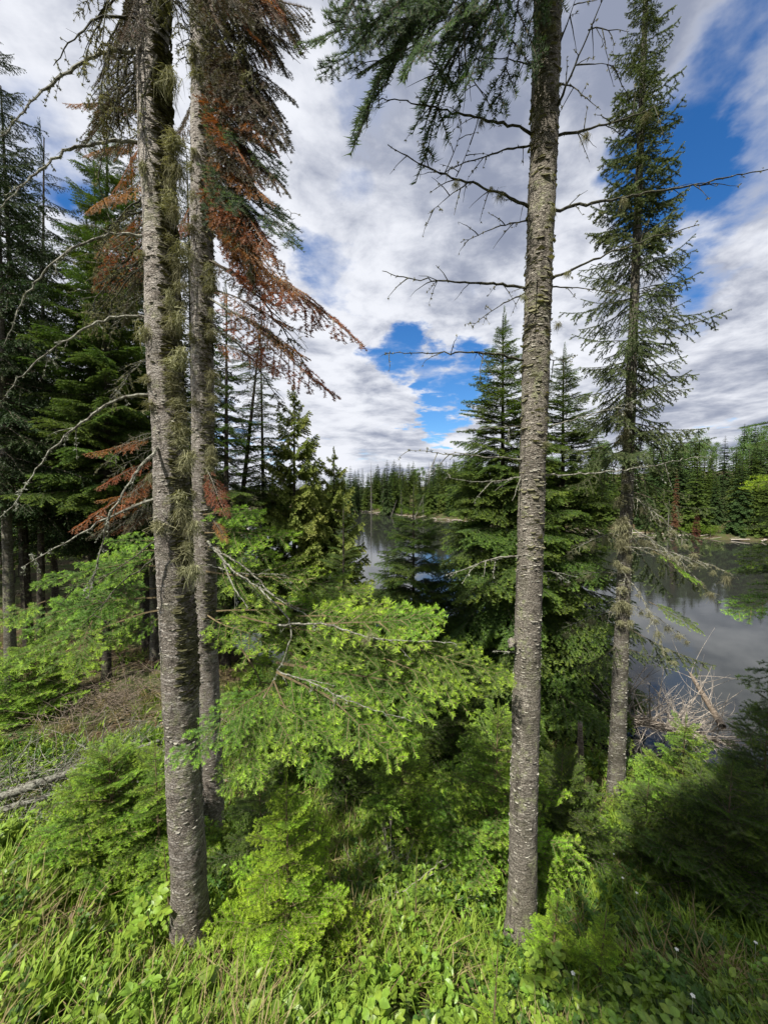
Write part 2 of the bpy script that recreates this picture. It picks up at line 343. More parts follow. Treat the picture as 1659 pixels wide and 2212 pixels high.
def bough(seed, L=1.0, kind='fir', step=0.055, sub=0.05, spacing=0.004, nl=0.022, nw=0.004, start=0.12, wid=0.42, droop=0.18, density=1.0, tipcut=0.05, curl=0.0, hang=0.0, wood=0.009):
    """a bough along +X with its flat side up (+Z): materials 0 wood, 1 needles"""
    rg = np.random.default_rng(seed); g = Geo(); tw = []
    n = 14; s = np.linspace(0, 1, n)
    bend = rg.normal(0, 0.03)
    main = np.stack([s * L, bend * L * s ** 2 + 0.012 * L * np.sin(s * 7 + rg.random() * 6), -droop * L * s ** 2 + curl * L * s ** 3 + 0.01 * L * np.sin(s * 9 + rg.random() * 6)], 1)
    V, T = tube(main, wood * L ** 0.5 * (1 - 0.85 * s), 4); g.add(V, T, 0)
    tw.append((main[int(n * 0.35):], L * .65, 0))
    x = start * L; sgn = 1
    while x < L * 0.985:
        f = x / L
        prof = math.sin(min(1, (f - start + .10) / 0.35) * math.pi / 2) * (1 - f) ** 0.72 + 0.06
        for sd in (1, -1):
            if rg.random() < 0.08: continue
            ln = wid * L * prof * (0.75 + 0.5 * rg.random())
            if kind == 'fir': ang = R(rg.normal(50, 6))
            else: ang = R(rg.normal(58, 12))
            i0 = f * (n - 1); a = int(i0); b = min(a + 1, n - 1); fr = i0 - a
            p0 = main[a] * (1 - fr) + main[b] * fr; ax = nrm(main[b] - main[a - 1 if b == a else a])
            side = np.array([-ax[1], ax[0], 0]) * sd
            dr = ax * math.cos(ang) + side * math.sin(ang) + np.array([0, 0, rg.normal(0.0, 0.07) - hang * (0.5 + rg.random())])
            k = max(3, int(ln / 0.05) + 2); k = min(k, 9); ss = np.linspace(0, 1, k)
            dr = nrm(dr)
            pts = p0 + dr[None] * (ss * ln)[:, None] + np.stack([0.10 * ln * ss ** 2 * 1, 0 * ss, (-0.12 - hang * .8) * ln * ss ** 2], 1)
            tw.append((pts, ln, 1))
            V, T = tube(pts, 0.0028 * (1 - 0.6 * ss) * (1 + ln), 3); g.add(V, T, 0)
            y = 0.22 * ln + 0.02
            while y < ln * 0.92 and ln > 0.09:
                q = y / ln
                for s2 in (1, -1):
                    if rg.random() < 0.15: continue
                    l2 = min(0.42 * ln * (1 - q) ** 0.8 + 0.02, 0.17 + .06 * L) * (0.7 + 0.6 * rg.random())
                    j0 = q * (k - 1); a2 = int(j0); b2 = min(a2 + 1, k - 1)
                    pp = pts[a2] + (pts[b2] - pts[a2]) * (j0 - a2); ax2 = nrm(pts[b2] - pts[a2])
                    sd2 = nrm(np.cross([0, 0, 1.0], ax2)) * s2
                    an = R(rg.normal(48, 8))
                    d2 = nrm(ax2 * math.cos(an) + sd2 * math.sin(an) + np.array([0, 0, rg.normal(0, 0.08) - hang * rg.random()]))
                    ps = pp + d2[None] * (np.linspace(0, 1, 3) * l2)[:, None]; ps[2, 2] -= 0.08 * l2
                    tw.append((ps, l2, 2))
                    V, T = tube(ps, [0.0018, 0.0015, 0.001], 3, False); g.add(V, T, 0)
                y += sub * (0.8 + 0.4 * rg.random())
        x += step * L ** 0.5 * (0.75 + 0.5 * rg.random())
    Ps, As, tips = [], [], []
    for pts, ln, lev in tw:
        seg = np.diff(pts, axis=0); sl = np.linalg.norm(seg, axis=1); cum = np.concatenate([[0], np.cumsum(sl)]); tot = cum[-1]
        m = int(tot / spacing * (2.6 if kind == 'fir' else 3.4) * density)
        if m < 1: continue
        u = rg.random(m) * tot
        if density < 0.9: u = tot - (tot - u) * np.where(rg.random(m) < .7, 0.6, 1)
        ii = np.clip(np.searchsorted(cum, u) - 1, 0, len(seg) - 1)
        Ps.append(pts[ii] + seg[ii] * ((u - cum[ii]) / sl[ii])[:, None]); As.append(nrm(seg[ii]))
        tips.append(np.clip(1 - (tot - u) / tipcut, 0, 1) ** 0.6 * (1 if lev else 1))
    P = np.vstack(Ps); A = np.vstack(As); tp = np.concatenate(tips)
    Nn = np.tile([0, 0, 1.0], (len(P), 1)) + rg.normal(0, 0.12, (len(P), 3))
    needles(g, P, A, Nn, rg, nl, nw, 1, tp, 'flat' if kind == 'fir' else 'round')
    return g


def bare_bough(seed, L=1.0, wid=0.4, droop=0.2, hang=0.3, tuft=0.5, r=0.010):
    """a dead bough: crooked wood and side twigs with lichen bits; materials 0 wood, 1 lichen"""
    rg = np.random.default_rng(seed); g = Geo(); n = 16; s = np.linspace(0, 1, n)
    jit = rg.normal(0, 0.008 * L, (n, 3)); jit[0] = 0
    main = np.stack([s * L, 0 * s, 0.05 * L * np.sin(s * 3) - droop * L * s ** 2], 1) + jit
    V, T = tube(main, r * L ** .5 * (1 - 0.88 * s), 5); g.add(V, T, 0)
    spots = [(main[i], main[i] - main[i - 1]) for i in range(2, n)]
    x = 0.12
    while x < 0.97:
        for sd in (1, -1):
            if rg.random() < 0.35: continue
            ln = wid * L * (1 - x) ** 0.6 * (0.3 + 0.8 * rg.random()); i = min(int(x * (n - 1)), n - 2)
            p0 = main[i]; ang = R(rg.normal(55, 12)); ax = nrm(main[i + 1] - main[i])
            d = nrm(ax * math.cos(ang) + np.array([-ax[1], ax[0], 0]) * sd * math.sin(ang) + [0, 0, -hang * rg.random() + .08])
            ss = np.linspace(0, 1, 6)
            pts = p0 + d[None] * (ss * ln)[:, None] + rg.normal(0, 0.012 * ln + .001, (6, 3)) * ss[:, None]; pts[:, 2] -= hang * 0.5 * ln * ss ** 2
            V, T = tube(pts, 0.0035 * (1 - 0.65 * ss), 3); g.add(V, T, 0); spots += [(p, d) for p in pts[1:]]
            for q in range(2, 6):
                if rg.random() < 0.7:
                    l3 = ln * 0.35 * rg.random() + .01; d3 = nrm(d + rg.normal(0, .7, 3)); ps = pts[q] + d3[None] * (np.linspace(0, 1, 3) * l3)[:, None]
                    V, T = tube(ps, [0.0018, .0014, .0008], 3, False); g.add(V, T, 0)
        x += 0.05 * (0.7 + 0.6 * rg.random())
    k = int(len(spots) * tuft * 3)
    if k:
        idx = rg.integers(0, len(spots), k)
        for i in idx:
            p = spots[i][0] + rg.normal(0, 0.004, 3); m = rg.integers(4, 9)
            d = nrm(rg.normal(0, 1, (m, 3)) + [0, 0, -0.8]) * (0.008 + 0.022 * rg.random((m, 1)) ** 2)
            w = nrm(rg.normal(0, 1, (m, 3))) * 0.003
            V = np.stack([p - w, p + w, p + d], 1).reshape(-1, 3); g.add(V, np.arange(3 * m).reshape(-1, 3), 1)
    return g


def beard(seed, h=0.12, n=130):
    """hanging tuft of lichen, root at the origin"""
    rg = np.random.default_rng(seed); g = Geo()
    p = rg.normal(0, 0.014, (n, 3)); L = h * rg.random(n) ** 0.7
    mid = p + np.stack([rg.normal(0, .018, n), rg.normal(0, .018, n), -L * 0.45], 1)
    end = mid + np.stack([rg.normal(0, .016, n), rg.normal(0, .016, n), -L * 0.55], 1)
    w = nrm(rg.normal(0, 1, (n, 3))) * 0.0016
    V = np.stack([p - w, p + w, mid - w * .8, mid + w * .8, end], 1).reshape(-1, 3); i = np.arange(n)[:, None] * 5
    T = np.concatenate([i + [0, 1, 2], i + [1, 3, 2], i + [2, 3, 4]])
    g.add(V, T, 0); return g


# ------------------------------------------------------------------ object helpers


def link(name, data, parent=None, mtx=None, label=None, cat=None, group=None, kind=None):
    o = bpy.data.objects.new(name, data); COL.objects.link(o)
    if parent is not None:
        o.parent = parent
        if mtx is not None: o.matrix_basis = Matrix.Translation(-Vector(parent.location)) @ mtx if not parent.get('_spun') else mtx
        else: o.matrix_basis = Matrix.Translation(-Vector(parent.location)) if not parent.get('_spun') else Matrix.Identity(4)
    elif mtx is not None: o.matrix_basis = mtx
    if label: o['label'] = label
    if cat: o['category'] = cat
    if group: o['group'] = group
    if kind: o['kind'] = kind
    return o


def thing(name, label, cat, loc, group=None):
    o = link(name, None, label=label, cat=cat, group=group); o.location = loc; o.empty_display_size = 0.2
    return o


def aim(p0, p1, roll=0.0, L=1.0, width=1.0, up=(0, 0, 1)):
    """matrix that lays a bough template of length L from p0 to p1"""
    p0 = Vector(p0); d = Vector(p1) - p0; ln = d.length; x = d.normalized()
    u = Vector(up); y = u.cross(x).normalized() if abs(u.dot(x)) < 0.98 else Vector((0, 1, 0)).cross(x).normalized()
    z = x.cross(y); m = Matrix((x, y, z)).transposed().to_4x4()
    s = ln / L
    return Matrix.Translation(p0) @ m @ Matrix.Rotation(roll, 4, 'X') @ Matrix.Diagonal((s, s * width, s * (width + 1) / 2, 1))


# ------------------------------------------------------------------ terrain
LAKE = np.array([(140, -9), (60, 1), (25, 4.6), (12, 5.7), (8, 6.1), (6, 6.4), (3.2, 7.2), (1.5, 8.0), (0, 8.9), (-2.5, 10), (-4.2, 11), (-6, 13.5), (-8, 20), (-12, 32), (-18, 50), (-30, 75), (-50, 100),
                 (-34, 116), (-10, 101), (-2, 92), (4.5, 78), (11, 67), (20, 55), (28, 46), (35, 40), (50, 31), (80, 18), (140, 6)], float)


def lake_sd(x, y):
    """distance to the shore, positive on land"""
    x = np.atleast_1d(np.asarray(x, float)); y = np.atleast_1d(np.asarray(y, float))
    d = np.full(x.shape, 1e9); inside = np.zeros(x.shape, bool)
    for i in range(len(LAKE)):
        a = LAKE[i]; b = LAKE[(i + 1) % len(LAKE)]; e = b - a
        t = np.clip(((x - a[0]) * e[0] + (y - a[1]) * e[1]) / (e @ e), 0, 1)
        d = np.minimum(d, np.hypot(x - a[0] - t * e[0], y - a[1] - t * e[1]))
        c = ((a[1] > y) != (b[1] > y)) & (x < (b[0] - a[0]) * (y - a[1]) / (b[1] - a[1] + 1e-12) + a[0]); inside ^= c
    return np.where(inside, -d, d)


def sm(a, b, v): t = np.clip((v - a) / (b - a), 0, 1); return t * t * (3 - 2 * t)


WL = -5.0


def ground(x, y):
    x = np.atleast_1d(np.asarray(x, float)); y = np.atleast_1d(np.asarray(y, float))
    d = lake_sd(x, y) + 0.35 * np.sin(x * 1.3 + 1.1 * np.sin(y * .9)) * 0.6
    floor = -3.3 - 1.2 * sm(-3.2, 1.5, x)
    plane = np.where(y > 0, -1.93 - 0.47 * y, -1.93 - 0.12 * y) - 0.10 * np.clip(x, -6, 6)
    plane = np.minimum(plane, -1.1)
    near = np.minimum(WL + 0.75 * np.maximum(d, 0), np.maximum(plane, floor))
    r = np.hypot(x, y); t = sm(16, 42, r)
    far = WL + 0.3 * np.minimum(np.maximum(d, 0), 2) + 7.0 * (1 - np.exp(-np.maximum(d - 2, 0) / 30)) + 3.0 * sm(10, 60, x) * sm(8, 50, d) - 4.4 * sm(-2, -30, x) * sm(0, 20, d) * 0.3
    h = near * (1 - t) + far * t
    bump = 0.05 * np.sin(x * 2.1 + 0.7 * y) * np.cos(y * 1.7 - .4 * x) + 0.03 * np.sin(x * 5.3 + y * 2) * np.sin(y * 4.7)
    return np.where(d > 0, h + bump * np.clip(d, 0, 1) + 0.02, WL + np.maximum(d * 0.35, -3))


def gz(x, y): return float(ground(x, y)[0])


ax_ = np.sinh(np.linspace(-7.2, 7.2, 260)) * 1.9
GX, GY = np.meshgrid(ax_, ax_ + 4.5); GZ = ground(GX.ravel(), GY.ravel())
gg = Geo(); nn = len(ax_); ii = np.arange(nn - 1)[:, None] * nn; jj = np.arange(nn - 1)[None]
q = np.stack([ii + jj, ii + jj + 1, ii + nn + jj + 1, ii + nn + jj], -1).reshape(-1, 4)
gg.add(np.stack([GX.ravel(), GY.ravel(), GZ], 1), np.vstack([q[:, [0, 1, 2]], q[:, [0, 2, 3]]]))
link('ground', gg.mesh('ground', [M['ground']], True), kind='structure')
wg = Geo(); wp = 1.0
lk = LAKE.copy(); lo, hi = lk.min(0) - 4, lk.max(0) + 4
wg.add([(lo[0], lo[1], WL), (hi[0] + 600, lo[1], WL), (hi[0] + 600, hi[1], WL), (lo[0], hi[1], WL)], [(0, 1, 2), (0, 2, 3)])
link('water', wg.mesh('water', [M['water']]), kind='structure')

# ------------------------------------------------------------------ templates
TPL = {}


def family(key, mats, geos, L):
    TPL[key] = [(g.mesh(key, mats), L) for g in geos]


fir2 = [bough(11 + i, 2.0, 'fir', step=0.085, sub=0.085, spacing=0.0058, nl=0.030, nw=0.0044, wid=0.34, droop=0.14) for i in range(2)]
fir1 = [bough(21 + i, 1.0, 'fir', step=0.085, sub=0.078, spacing=0.0048, nl=0.028, nw=0.0044, wid=0.44, droop=0.14) for i in range(4)]
firh = [bough(31 + i, 0.5, 'fir', step=0.075, sub=0.052, spacing=0.0038, nl=0.021, nw=0.0040, wid=0.42, droop=0.05, tipcut=0.06, wood=.006) for i in range(4)]
mid2 = [bough(35 + i, 2.0, 'fir', step=0.085, sub=0.095, spacing=0.0085, nl=0.036, nw=0.012, wid=0.40, droop=0.10, hang=.16, tipcut=.07) for i in range(4)]
sprh = [bough(45 + i, 0.5, 'spruce', step=0.085, sub=0.055, spacing=0.0050, nl=0.019, nw=0.0075, wid=0.5, droop=0.15, curl=0.3, hang=0.25, wood=.006) for i in range(3)]
spr1 = [bough(41 + i, 1.0, 'spruce', step=0.11, sub=0.085, spacing=0.0050, nl=0.019, nw=0.008, wid=0.42, droop=0.26, curl=0.34, hang=0.35) for i in range(4)]
lod1 = [bough(51 + i, 1.0, 'fir', step=0.085, sub=0.075, spacing=0.012, nl=0.036, nw=0.018, wid=0.42, droop=0.2, tipcut=.07) for i in range(3)]
lods = [bough(56 + i, 1.0, 'spruce', step=0.09, sub=0.09, spacing=0.016, nl=0.028, nw=0.016, wid=0.34, droop=0.3, curl=0.16, hang=.35) for i in range(3)]
dead1 = [bough(61 + i, 1.4, 'fir', step=0.065, sub=0.055, spacing=0.0060, nl=0.022, nw=0.0055, wid=0.30, droop=0.14, curl=.06, density=0.89, hang=0.12, tipcut=.09) for i in range(3)]
ced1 = [bough(71 + i, 0.8, 'spruce', step=0.085, sub=0.06, spacing=0.014, nl=0.042, nw=0.024, wid=0.46, droop=0.02, hang=0.6, curl=.1) for i in range(3)]
bare1 = [bare_bough(81 + i, 1.0) for i in range(4)]
for k, src, leaf, wood, L in (
        ('fir2', fir2, 'fir_bright', 'twig_green', 2.0), ('fir1', fir1, 'fir_bright', 'twig_green', 1.0), ('firh', firh, 'fir_bright', 'twig_green', .5),
        ('tiph', firh, 'fir_tip', 'twig_green', .5), ('tip1', fir1, 'fir_tip', 'twig_green', 1.0),
        ('mid1', fir1, 'fir', 'twig', 1.0), ('mid2', mid2, 'fir', 'twig', 2.0), ('pale2', mid2, 'fir_pale', 'twig', 2.0), ('bright2', mid2, 'fir_bright', 'twig', 2.0), ('pale1', fir1, 'fir_pale', 'twig', 1.0), ('paleh', firh, 'fir_pale', 'twig', .5), ('midh', firh, 'fir', 'twig', .5),
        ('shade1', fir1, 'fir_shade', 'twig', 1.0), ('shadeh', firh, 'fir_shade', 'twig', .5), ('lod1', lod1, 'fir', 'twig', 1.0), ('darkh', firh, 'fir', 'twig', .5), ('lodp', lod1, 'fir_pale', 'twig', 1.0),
        ('spr1', spr1, 'spruce', 'twig', 1.0), ('sprh', sprh, 'spruce', 'twig', .5), ('sprd', lods, 'spruce_dark', 'twig', 1.0), ('orange', dead1, 'needle_dead', 'dead_wood', 1.4), ('brown', dead1, 'needle_brown', 'twig', 1.4),
        ('cedar', ced1, 'cedar', 'twig', .8), ('bare', bare1, 'lichen', 'dead_wood', 1.0), ('bared', bare1, 'lichen', 'dead_dark', 1.0), ('bareg', bare1, 'lichen_grey', 'driftwood', 1.0)):
    family(k, [M[wood], M[leaf]], src, L)
TPL['beard'] = [(beard(91 + i, h).mesh('beard', [M['lichen']]), 1.0) for i, h in enumerate((0.035, 0.05, 0.075, 0.12))]


def put(tree, key, p0, p1, rg, roll=0.0, width=1.0, name='bough', up=(0, 0, 1)):
    me, L = TPL[key][rg.randrange(len(TPL[key]))]
    return link(name, me, tree, aim(p0, p1, roll, L, width, up))


def hang_beards(tree, pts, rg, smin=0.6, smax=1.3):
    for p in pts:
        me = TPL['beard'][rg.randrange(4)][0]; s = rg.uniform(smin, smax)
        link('lichen', me, tree, Matrix.Translation(Vector(p)) @ Matrix.Rotation(rg.uniform(0, 6.28), 4, 'Z') @ Matrix.Diagonal((s, s, s, 1)))


def trunk_obj(tree, pts, rad, m, name='trunk', sides=28, seg=0.045, rough=1.0, flare=0.0, seed=0, extra=None):
    """a round trunk through pts with a knobbly surface"""
    pts = np.asarray([tuple(p) for p in pts], float); d = np.concatenate([[0], np.cumsum(np.linalg.norm(np.diff(pts, axis=0), axis=1))])
    n = max(6, int(d[-1] / seg)); u = np.linspace(0, d[-1], n)
    P = np.stack([np.interp(u, d, pts[:, i]) for i in range(3)], 1)
    k = 9
    if n > 3 * k:
        Pp = np.pad(P, ((k // 2, k // 2), (0, 0)), mode='edge'); Ps = np.stack([np.convolve(Pp[:, i], np.ones(k) / k, 'valid') for i in range(3)], 1); Ps[0] = P[0]; Ps[-1] = P[-1]; P = Ps
    rr = np.interp(u, d, rad); rr = rr * (1 + flare * np.exp(-u / 0.20))
    V, T = tube(P, rr, sides)
    V2 = V.copy(); off = seed * 7.3
    for i in range(len(V) - 1):
        c = P[min(i // sides, n - 1)]; r = V[i] - c
        a = noise.noise(Vector((V[i][0] * 5 + off, V[i][1] * 5, V[i][2] * 3)))
        b = noise.noise(Vector((V[i][0] * 30 + off, V[i][1] * 30, V[i][2] * 48)))
        a += flare * 5 * math.exp(-u[min(i // sides, n - 1)] / .16) * max(0, noise.noise(Vector((r[0] * 14 + off, r[1] * 14, 3))))
        c2 = noise.noise(Vector((V[i][0] * 70 + off, V[i][1] * 70, V[i][2] * 90)))
        V2[i] = c + r * (1 + rough * (0.10 * a + 0.055 * b + 0.03 * c2))
    g = Geo().add(V2, T)
    if extra: extra(g, P, rr)
    return link(name, g.mesh(name, [m], True), tree)


def flakes(tree, pts, rad, n, seed, m, size=0.010, name='bark_flakes', face=(-math.pi, math.pi)):
    """curled bark and lichen scales standing off the trunk"""
    rg = np.random.default_rng(seed); pts = np.asarray([tuple(p) for p in pts], float)
    d = np.concatenate([[0], np.cumsum(np.linalg.norm(np.diff(pts, axis=0), axis=1))]); u = rg.random(n) * d[-1]
    nz = np.array([noise.noise(Vector((0, seed, uu * 2.2))) for uu in u]); keep = nz + rg.random(n) * .9 > 0.25; u = u[keep]; n = len(u)
    P = np.stack([np.interp(u, d, pts[:, i]) for i in range(3)], 1); rr = np.interp(u, d, rad)
    th = face[0] + rg.random(n) * (face[1] - face[0])
    o = np.stack([np.cos(th), np.sin(th), 0 * th], 1); tn = np.stack([-np.sin(th), np.cos(th), 0 * th], 1)
    c = P + o * (rr * 1.0)[:, None]; s = size * (0.4 + rg.random(n) ** 2 * 1.4)[:, None]
    up = np.array([0, 0, 1.0])[None] + rg.normal(0, .4, (n, 3))
    a = c - tn * s * 1.5; b = c + tn * s * 1.5; sg = np.where(rg.random((n, 1)) < .6, 1, -1); e = c + o * s * .5 - up * s * 0.55 * sg - tn * s * .7; f = c + o * s * .5 - up * s * .55 * sg + tn * s * rg.normal(.6, .4, (n, 1))
    V = np.stack([a, b, e, f], 1).reshape(-1, 3); i = np.arange(n)[:, None] * 4
    g = Geo().add(V, np.concatenate([i + [0, 1, 2], i + [1, 3, 2]]))
    return link(name, g.mesh(name, [m]), tree, kind='stuff')


def crooked(P, rg, amt, n):
    P = np.asarray([tuple(p) for p in P], float); d = np.concatenate([[0], np.cumsum(np.linalg.norm(np.diff(P, axis=0), axis=1))])
    # smooth curve through the points
    u = np.linspace(0, d[-1], n); out = np.stack([np.interp(u, d, P[:, i]) for i in range(3)], 1)
    k = max(3, n // (len(P) * 2) * 2 + 1)
    pp = np.pad(out, ((k // 2, k // 2), (0, 0)), mode='edge'); o2 = np.stack([np.convolve(pp[:, i], np.ones(k) / k, 'valid') for i in range(3)], 1)
    o2[0] = out[0]
    j = rg.normal(0, amt, (n, 3)); j[0] = 0
    return o2 + j


def branch(tree, P, r0, seed, wood='dead_dark', lich='lichen', tuft=0.6, twigs=8, tw_len=0.12, name='dead_branch', down=0.6, tuft_size=0.016, r1=0.2):
    """one dead branch through world points P with short side twigs and lichen"""
    rg = np.random.default_rng(seed); P = [Vector(p) for p in P]
    ln = sum((P[i + 1] - P[i]).length for i in range(len(P) - 1)); n = max(8, int(ln / 0.035))
    C = crooked(P, rg, min(0.004, ln * 0.004), n); s = np.linspace(0, 1, n)
    rr = r0 * (1 - (1 - r1) * s ** 0.8) * (1 + rg.normal(0, .09, n))
    V, T = tube(C, rr, 6); g = Geo().add(V, T, 0)
    spots = [C[i] for i in range(2, n)]
    for t in range(twigs):
        i = rg.integers(int(n * .1), n - 1); ax = nrm(C[min(i + 1, n - 1)] - C[i - 1]); d = nrm(ax * 0.6 + rg.normal(0, .55, 3) + [0, 0, -down * rg.random()])
        l = tw_len * (0.25 + rg.random()); ss = np.linspace(0, 1, 6)
        ps = C[i] + d[None] * (ss * l)[:, None] + rg.normal(0, 0.02 * l, (6, 3)) * ss[:, None]; ps[:, 2] -= down * 0.4 * l * ss ** 2
        V, T = tube(ps, 0.0036 * (1 - .7 * ss) * min(1.2, .5 + l * 3), 4); g.add(V, T, 0); spots += [p for p in ps[2:]]
    k = int(ln / 0.012 * tuft)
    for i in rg.integers(0, len(spots), k):
        p = spots[i] + rg.normal(0, 0.004, 3); m = rg.integers(4, 9)
        d = nrm(rg.normal(0, 1, (m, 3)) + [0, 0, -0.5]) * (0.5 + rg.random((m, 1)) ** 2) * tuft_size
        w = nrm(rg.normal(0, 1, (m, 3))) * 0.0035
        g.add(np.stack([p - w, p + w, p + d], 1).reshape(-1, 3), np.arange(3 * m).reshape(-1, 3), 1)
    return link(name, g.mesh(name, [M[wood], M[lich]]), tree), C


def whorl_tree(tree, base, top, r0, fam, bmat, rg, rad_fn, n_whorl, per, z0=0.15, pitch=-0.15, tip_pitch=0.5, trunk_sides=12, dead_fam=None, dead_z=0.15, dens_fn=None, width=1.0, jitter=.25, name='bough', tip_fam=None, trunk_r1=0.01, lim=290, seg=0.1, roll=.25, crown=None, tip_at=.75, skew=1.0):
    """conifer with every bough a part; rad_fn(t) gives bough reach at height share t"""
    base = Vector(base); top = Vector(top); H = (top - base).length
    trunk_obj(tree, [base, base.lerp(top, .5), top], [r0, r0 * .55, trunk_r1], bmat, sides=trunk_sides, seg=seg, rough=.7, flare=.25, seed=rg.random() * 9)
    cnt = 0
    for i in range(n_whorl):
        t = z0 + (1 - z0) * (max(0, i + rg.uniform(-.25, .25)) / n_whorl) ** skew; t = min(max(t, z0), 0.985)
        a0 = rg.uniform(0, 6.28); k = max(2, int(round(per * (1 if t < .8 else .8))))
        for j in range(k):
            if cnt >= lim: return
            if dens_fn and rg.random() > dens_fn(t): continue
            az = a0 + j * 6.283 / k + rg.uniform(-.35, .35); reach = rad_fn(t) * rg.uniform(1 - jitter, 1 + jitter)
            if reach < 0.04: continue
            p0 = base.lerp(top, min(.99, t + rg.uniform(-.5, .5) / n_whorl)); pi = pitch + (tip_pitch - pitch) * t ** 1.5 + rg.uniform(-.12, .12)
            p1 = p0 + Vector((math.cos(az) * math.cos(pi), math.sin(az) * math.cos(pi), math.sin(pi))) * reach
            f = fam
            if tip_fam and t > tip_at: f = tip_fam
            if dead_fam and t < dead_z: f = dead_fam
            put(tree, f, p0, p1, rg, rg.uniform(-roll, roll), width, name if f != dead_fam else 'dead_branch'); cnt += 1
    # leader
    put(tree, fam, base.lerp(top, .94), top + Vector((0, 0, .10 * H ** .5)), rg, 0, .25, name)
# ------------------------------------------------------------------ the three near trunks
rg = random.Random(5)


def Qs(lst): return [Q(*p) for p in lst]


def grow_up(pts, dz):
    a, b = Vector(pts[-2]), Vector(pts[-1]); d = (b - a).normalized(); return pts + [b + d * dz * .5, b + d * dz]


LT = Qs([(416, 2075, 2.3), (412, 2000, 2.3), (405, 1800, 2.3), (392, 1500, 2.3), (380, 1250, 2.3), (370, 1000, 2.3), (355, 750, 2.3), (346, 500, 2.3), (334, 250, 2.3), (330, 0, 2.3)])
LT = grow_up(LT, 4.5); LTr = [.108, .102, .100, .100, .099, .097, .092, .088, .086, .083, .07, .03]
t_left = thing('fir_tree', 'nearest lichen-hung fir on the left, pale scaly trunk leaning left over lush grass', 'tree', LT[0])
trunk_obj(t_left, LT, LTr, M['bark_left'], sides=36, seg=0.022, seed=1, flare=.45)
flakes(t_left, LT[3:-1], LTr[3:-1], 9000, 33, M['moss_and_shade'], 0.013, 'moss_and_shade', (-1.15, .9))  # moss on the shadowed side, its dark colour deepening the shade there
flakes(t_left, LT[:-1], LTr[:-1], 5200, 3, M['lichen_flake'], 0.0065)
RT = Qs([(1127, 2050, 2.6), (1127, 1990, 2.6), (1130, 1750, 2.6), (1136, 1500, 2.6), (1143, 1250, 2.6), (1151, 1000, 2.6), (1158, 750, 2.6), (1167, 500, 2.6), (1176, 250, 2.6), (1183, 0, 2.6)])
RT = grow_up(RT, 4.0); RTr = [.105, .095, .091, .088, .085, .084, .084, .083, .081, .080, .07, .03]
t_right = thing('fir_tree', 'straight scaly fir trunk right of centre with bare lichen-crusted side branches', 'tree', RT[0])
trunk_obj(t_right, RT, RTr, M['bark_right'], sides=36, seed=4, seg=0.022, flare=.45)
flakes(t_right, RT[:-1], RTr[:-1], 9000, 8, M['lichen_flake'], 0.0065)
flakes(t_right, RT[4:-1], RTr[4:-1], 2500, 9, M['lichen'], 0.012, 'lichen')
BT = Qs([(457, 1700, 3.8), (453, 1560, 3.8), (447, 1400, 3.8), (443, 1200, 3.8), (440, 1000, 3.8), (437, 750, 3.8), (437, 500, 3.8), (436, 250, 3.8), (434, 0, 3.8)])
BT[0].z = min(BT[0].z, gz(BT[0].x, BT[0].y) - .05)
BT = grow_up(BT, 5); BTr = [.12, .105, .103, .103, .102, .100, .098, .094, .09, .07, .03]
t_back = thing('fir_tree', 'second lichen-hung fir standing just behind the nearest left trunk with rusty dying boughs', 'tree', BT[0])
trunk_obj(t_back, BT, BTr, M['bark_left'], sides=28, seed=9, seg=0.03)
flakes(t_back, BT[2:-1], BTr[2:-1], 7000, 34, M['moss_and_shade'], 0.013, 'moss_and_shade', (-1.3, .9))
flakes(t_back, BT[:-1], BTr[:-1], 5000, 13, M['lichen_flake'], 0.008)

# knots, stub and scar on the right trunk
rk = np.random.default_rng(3)
for (kx, ky, sd, s) in ((1108, 1390, -1, .022), (1150, 935, 1, .012), (1160, 880, 1, .010), (1130, 1530, 0, .010)):
    c = Q(kx, ky, 2.56); g = Geo(); V, T = tube([c + Vector((0, 0.03, 0)), c + Vector((sd * .012, -.01, .005)), c + Vector((sd * .03, -.03, -.01))], [s * 1.3, s, s * .6], 9); g.add(V, T)
    link('knot', g.mesh('knot', [M['bark_right']], True), t_right)

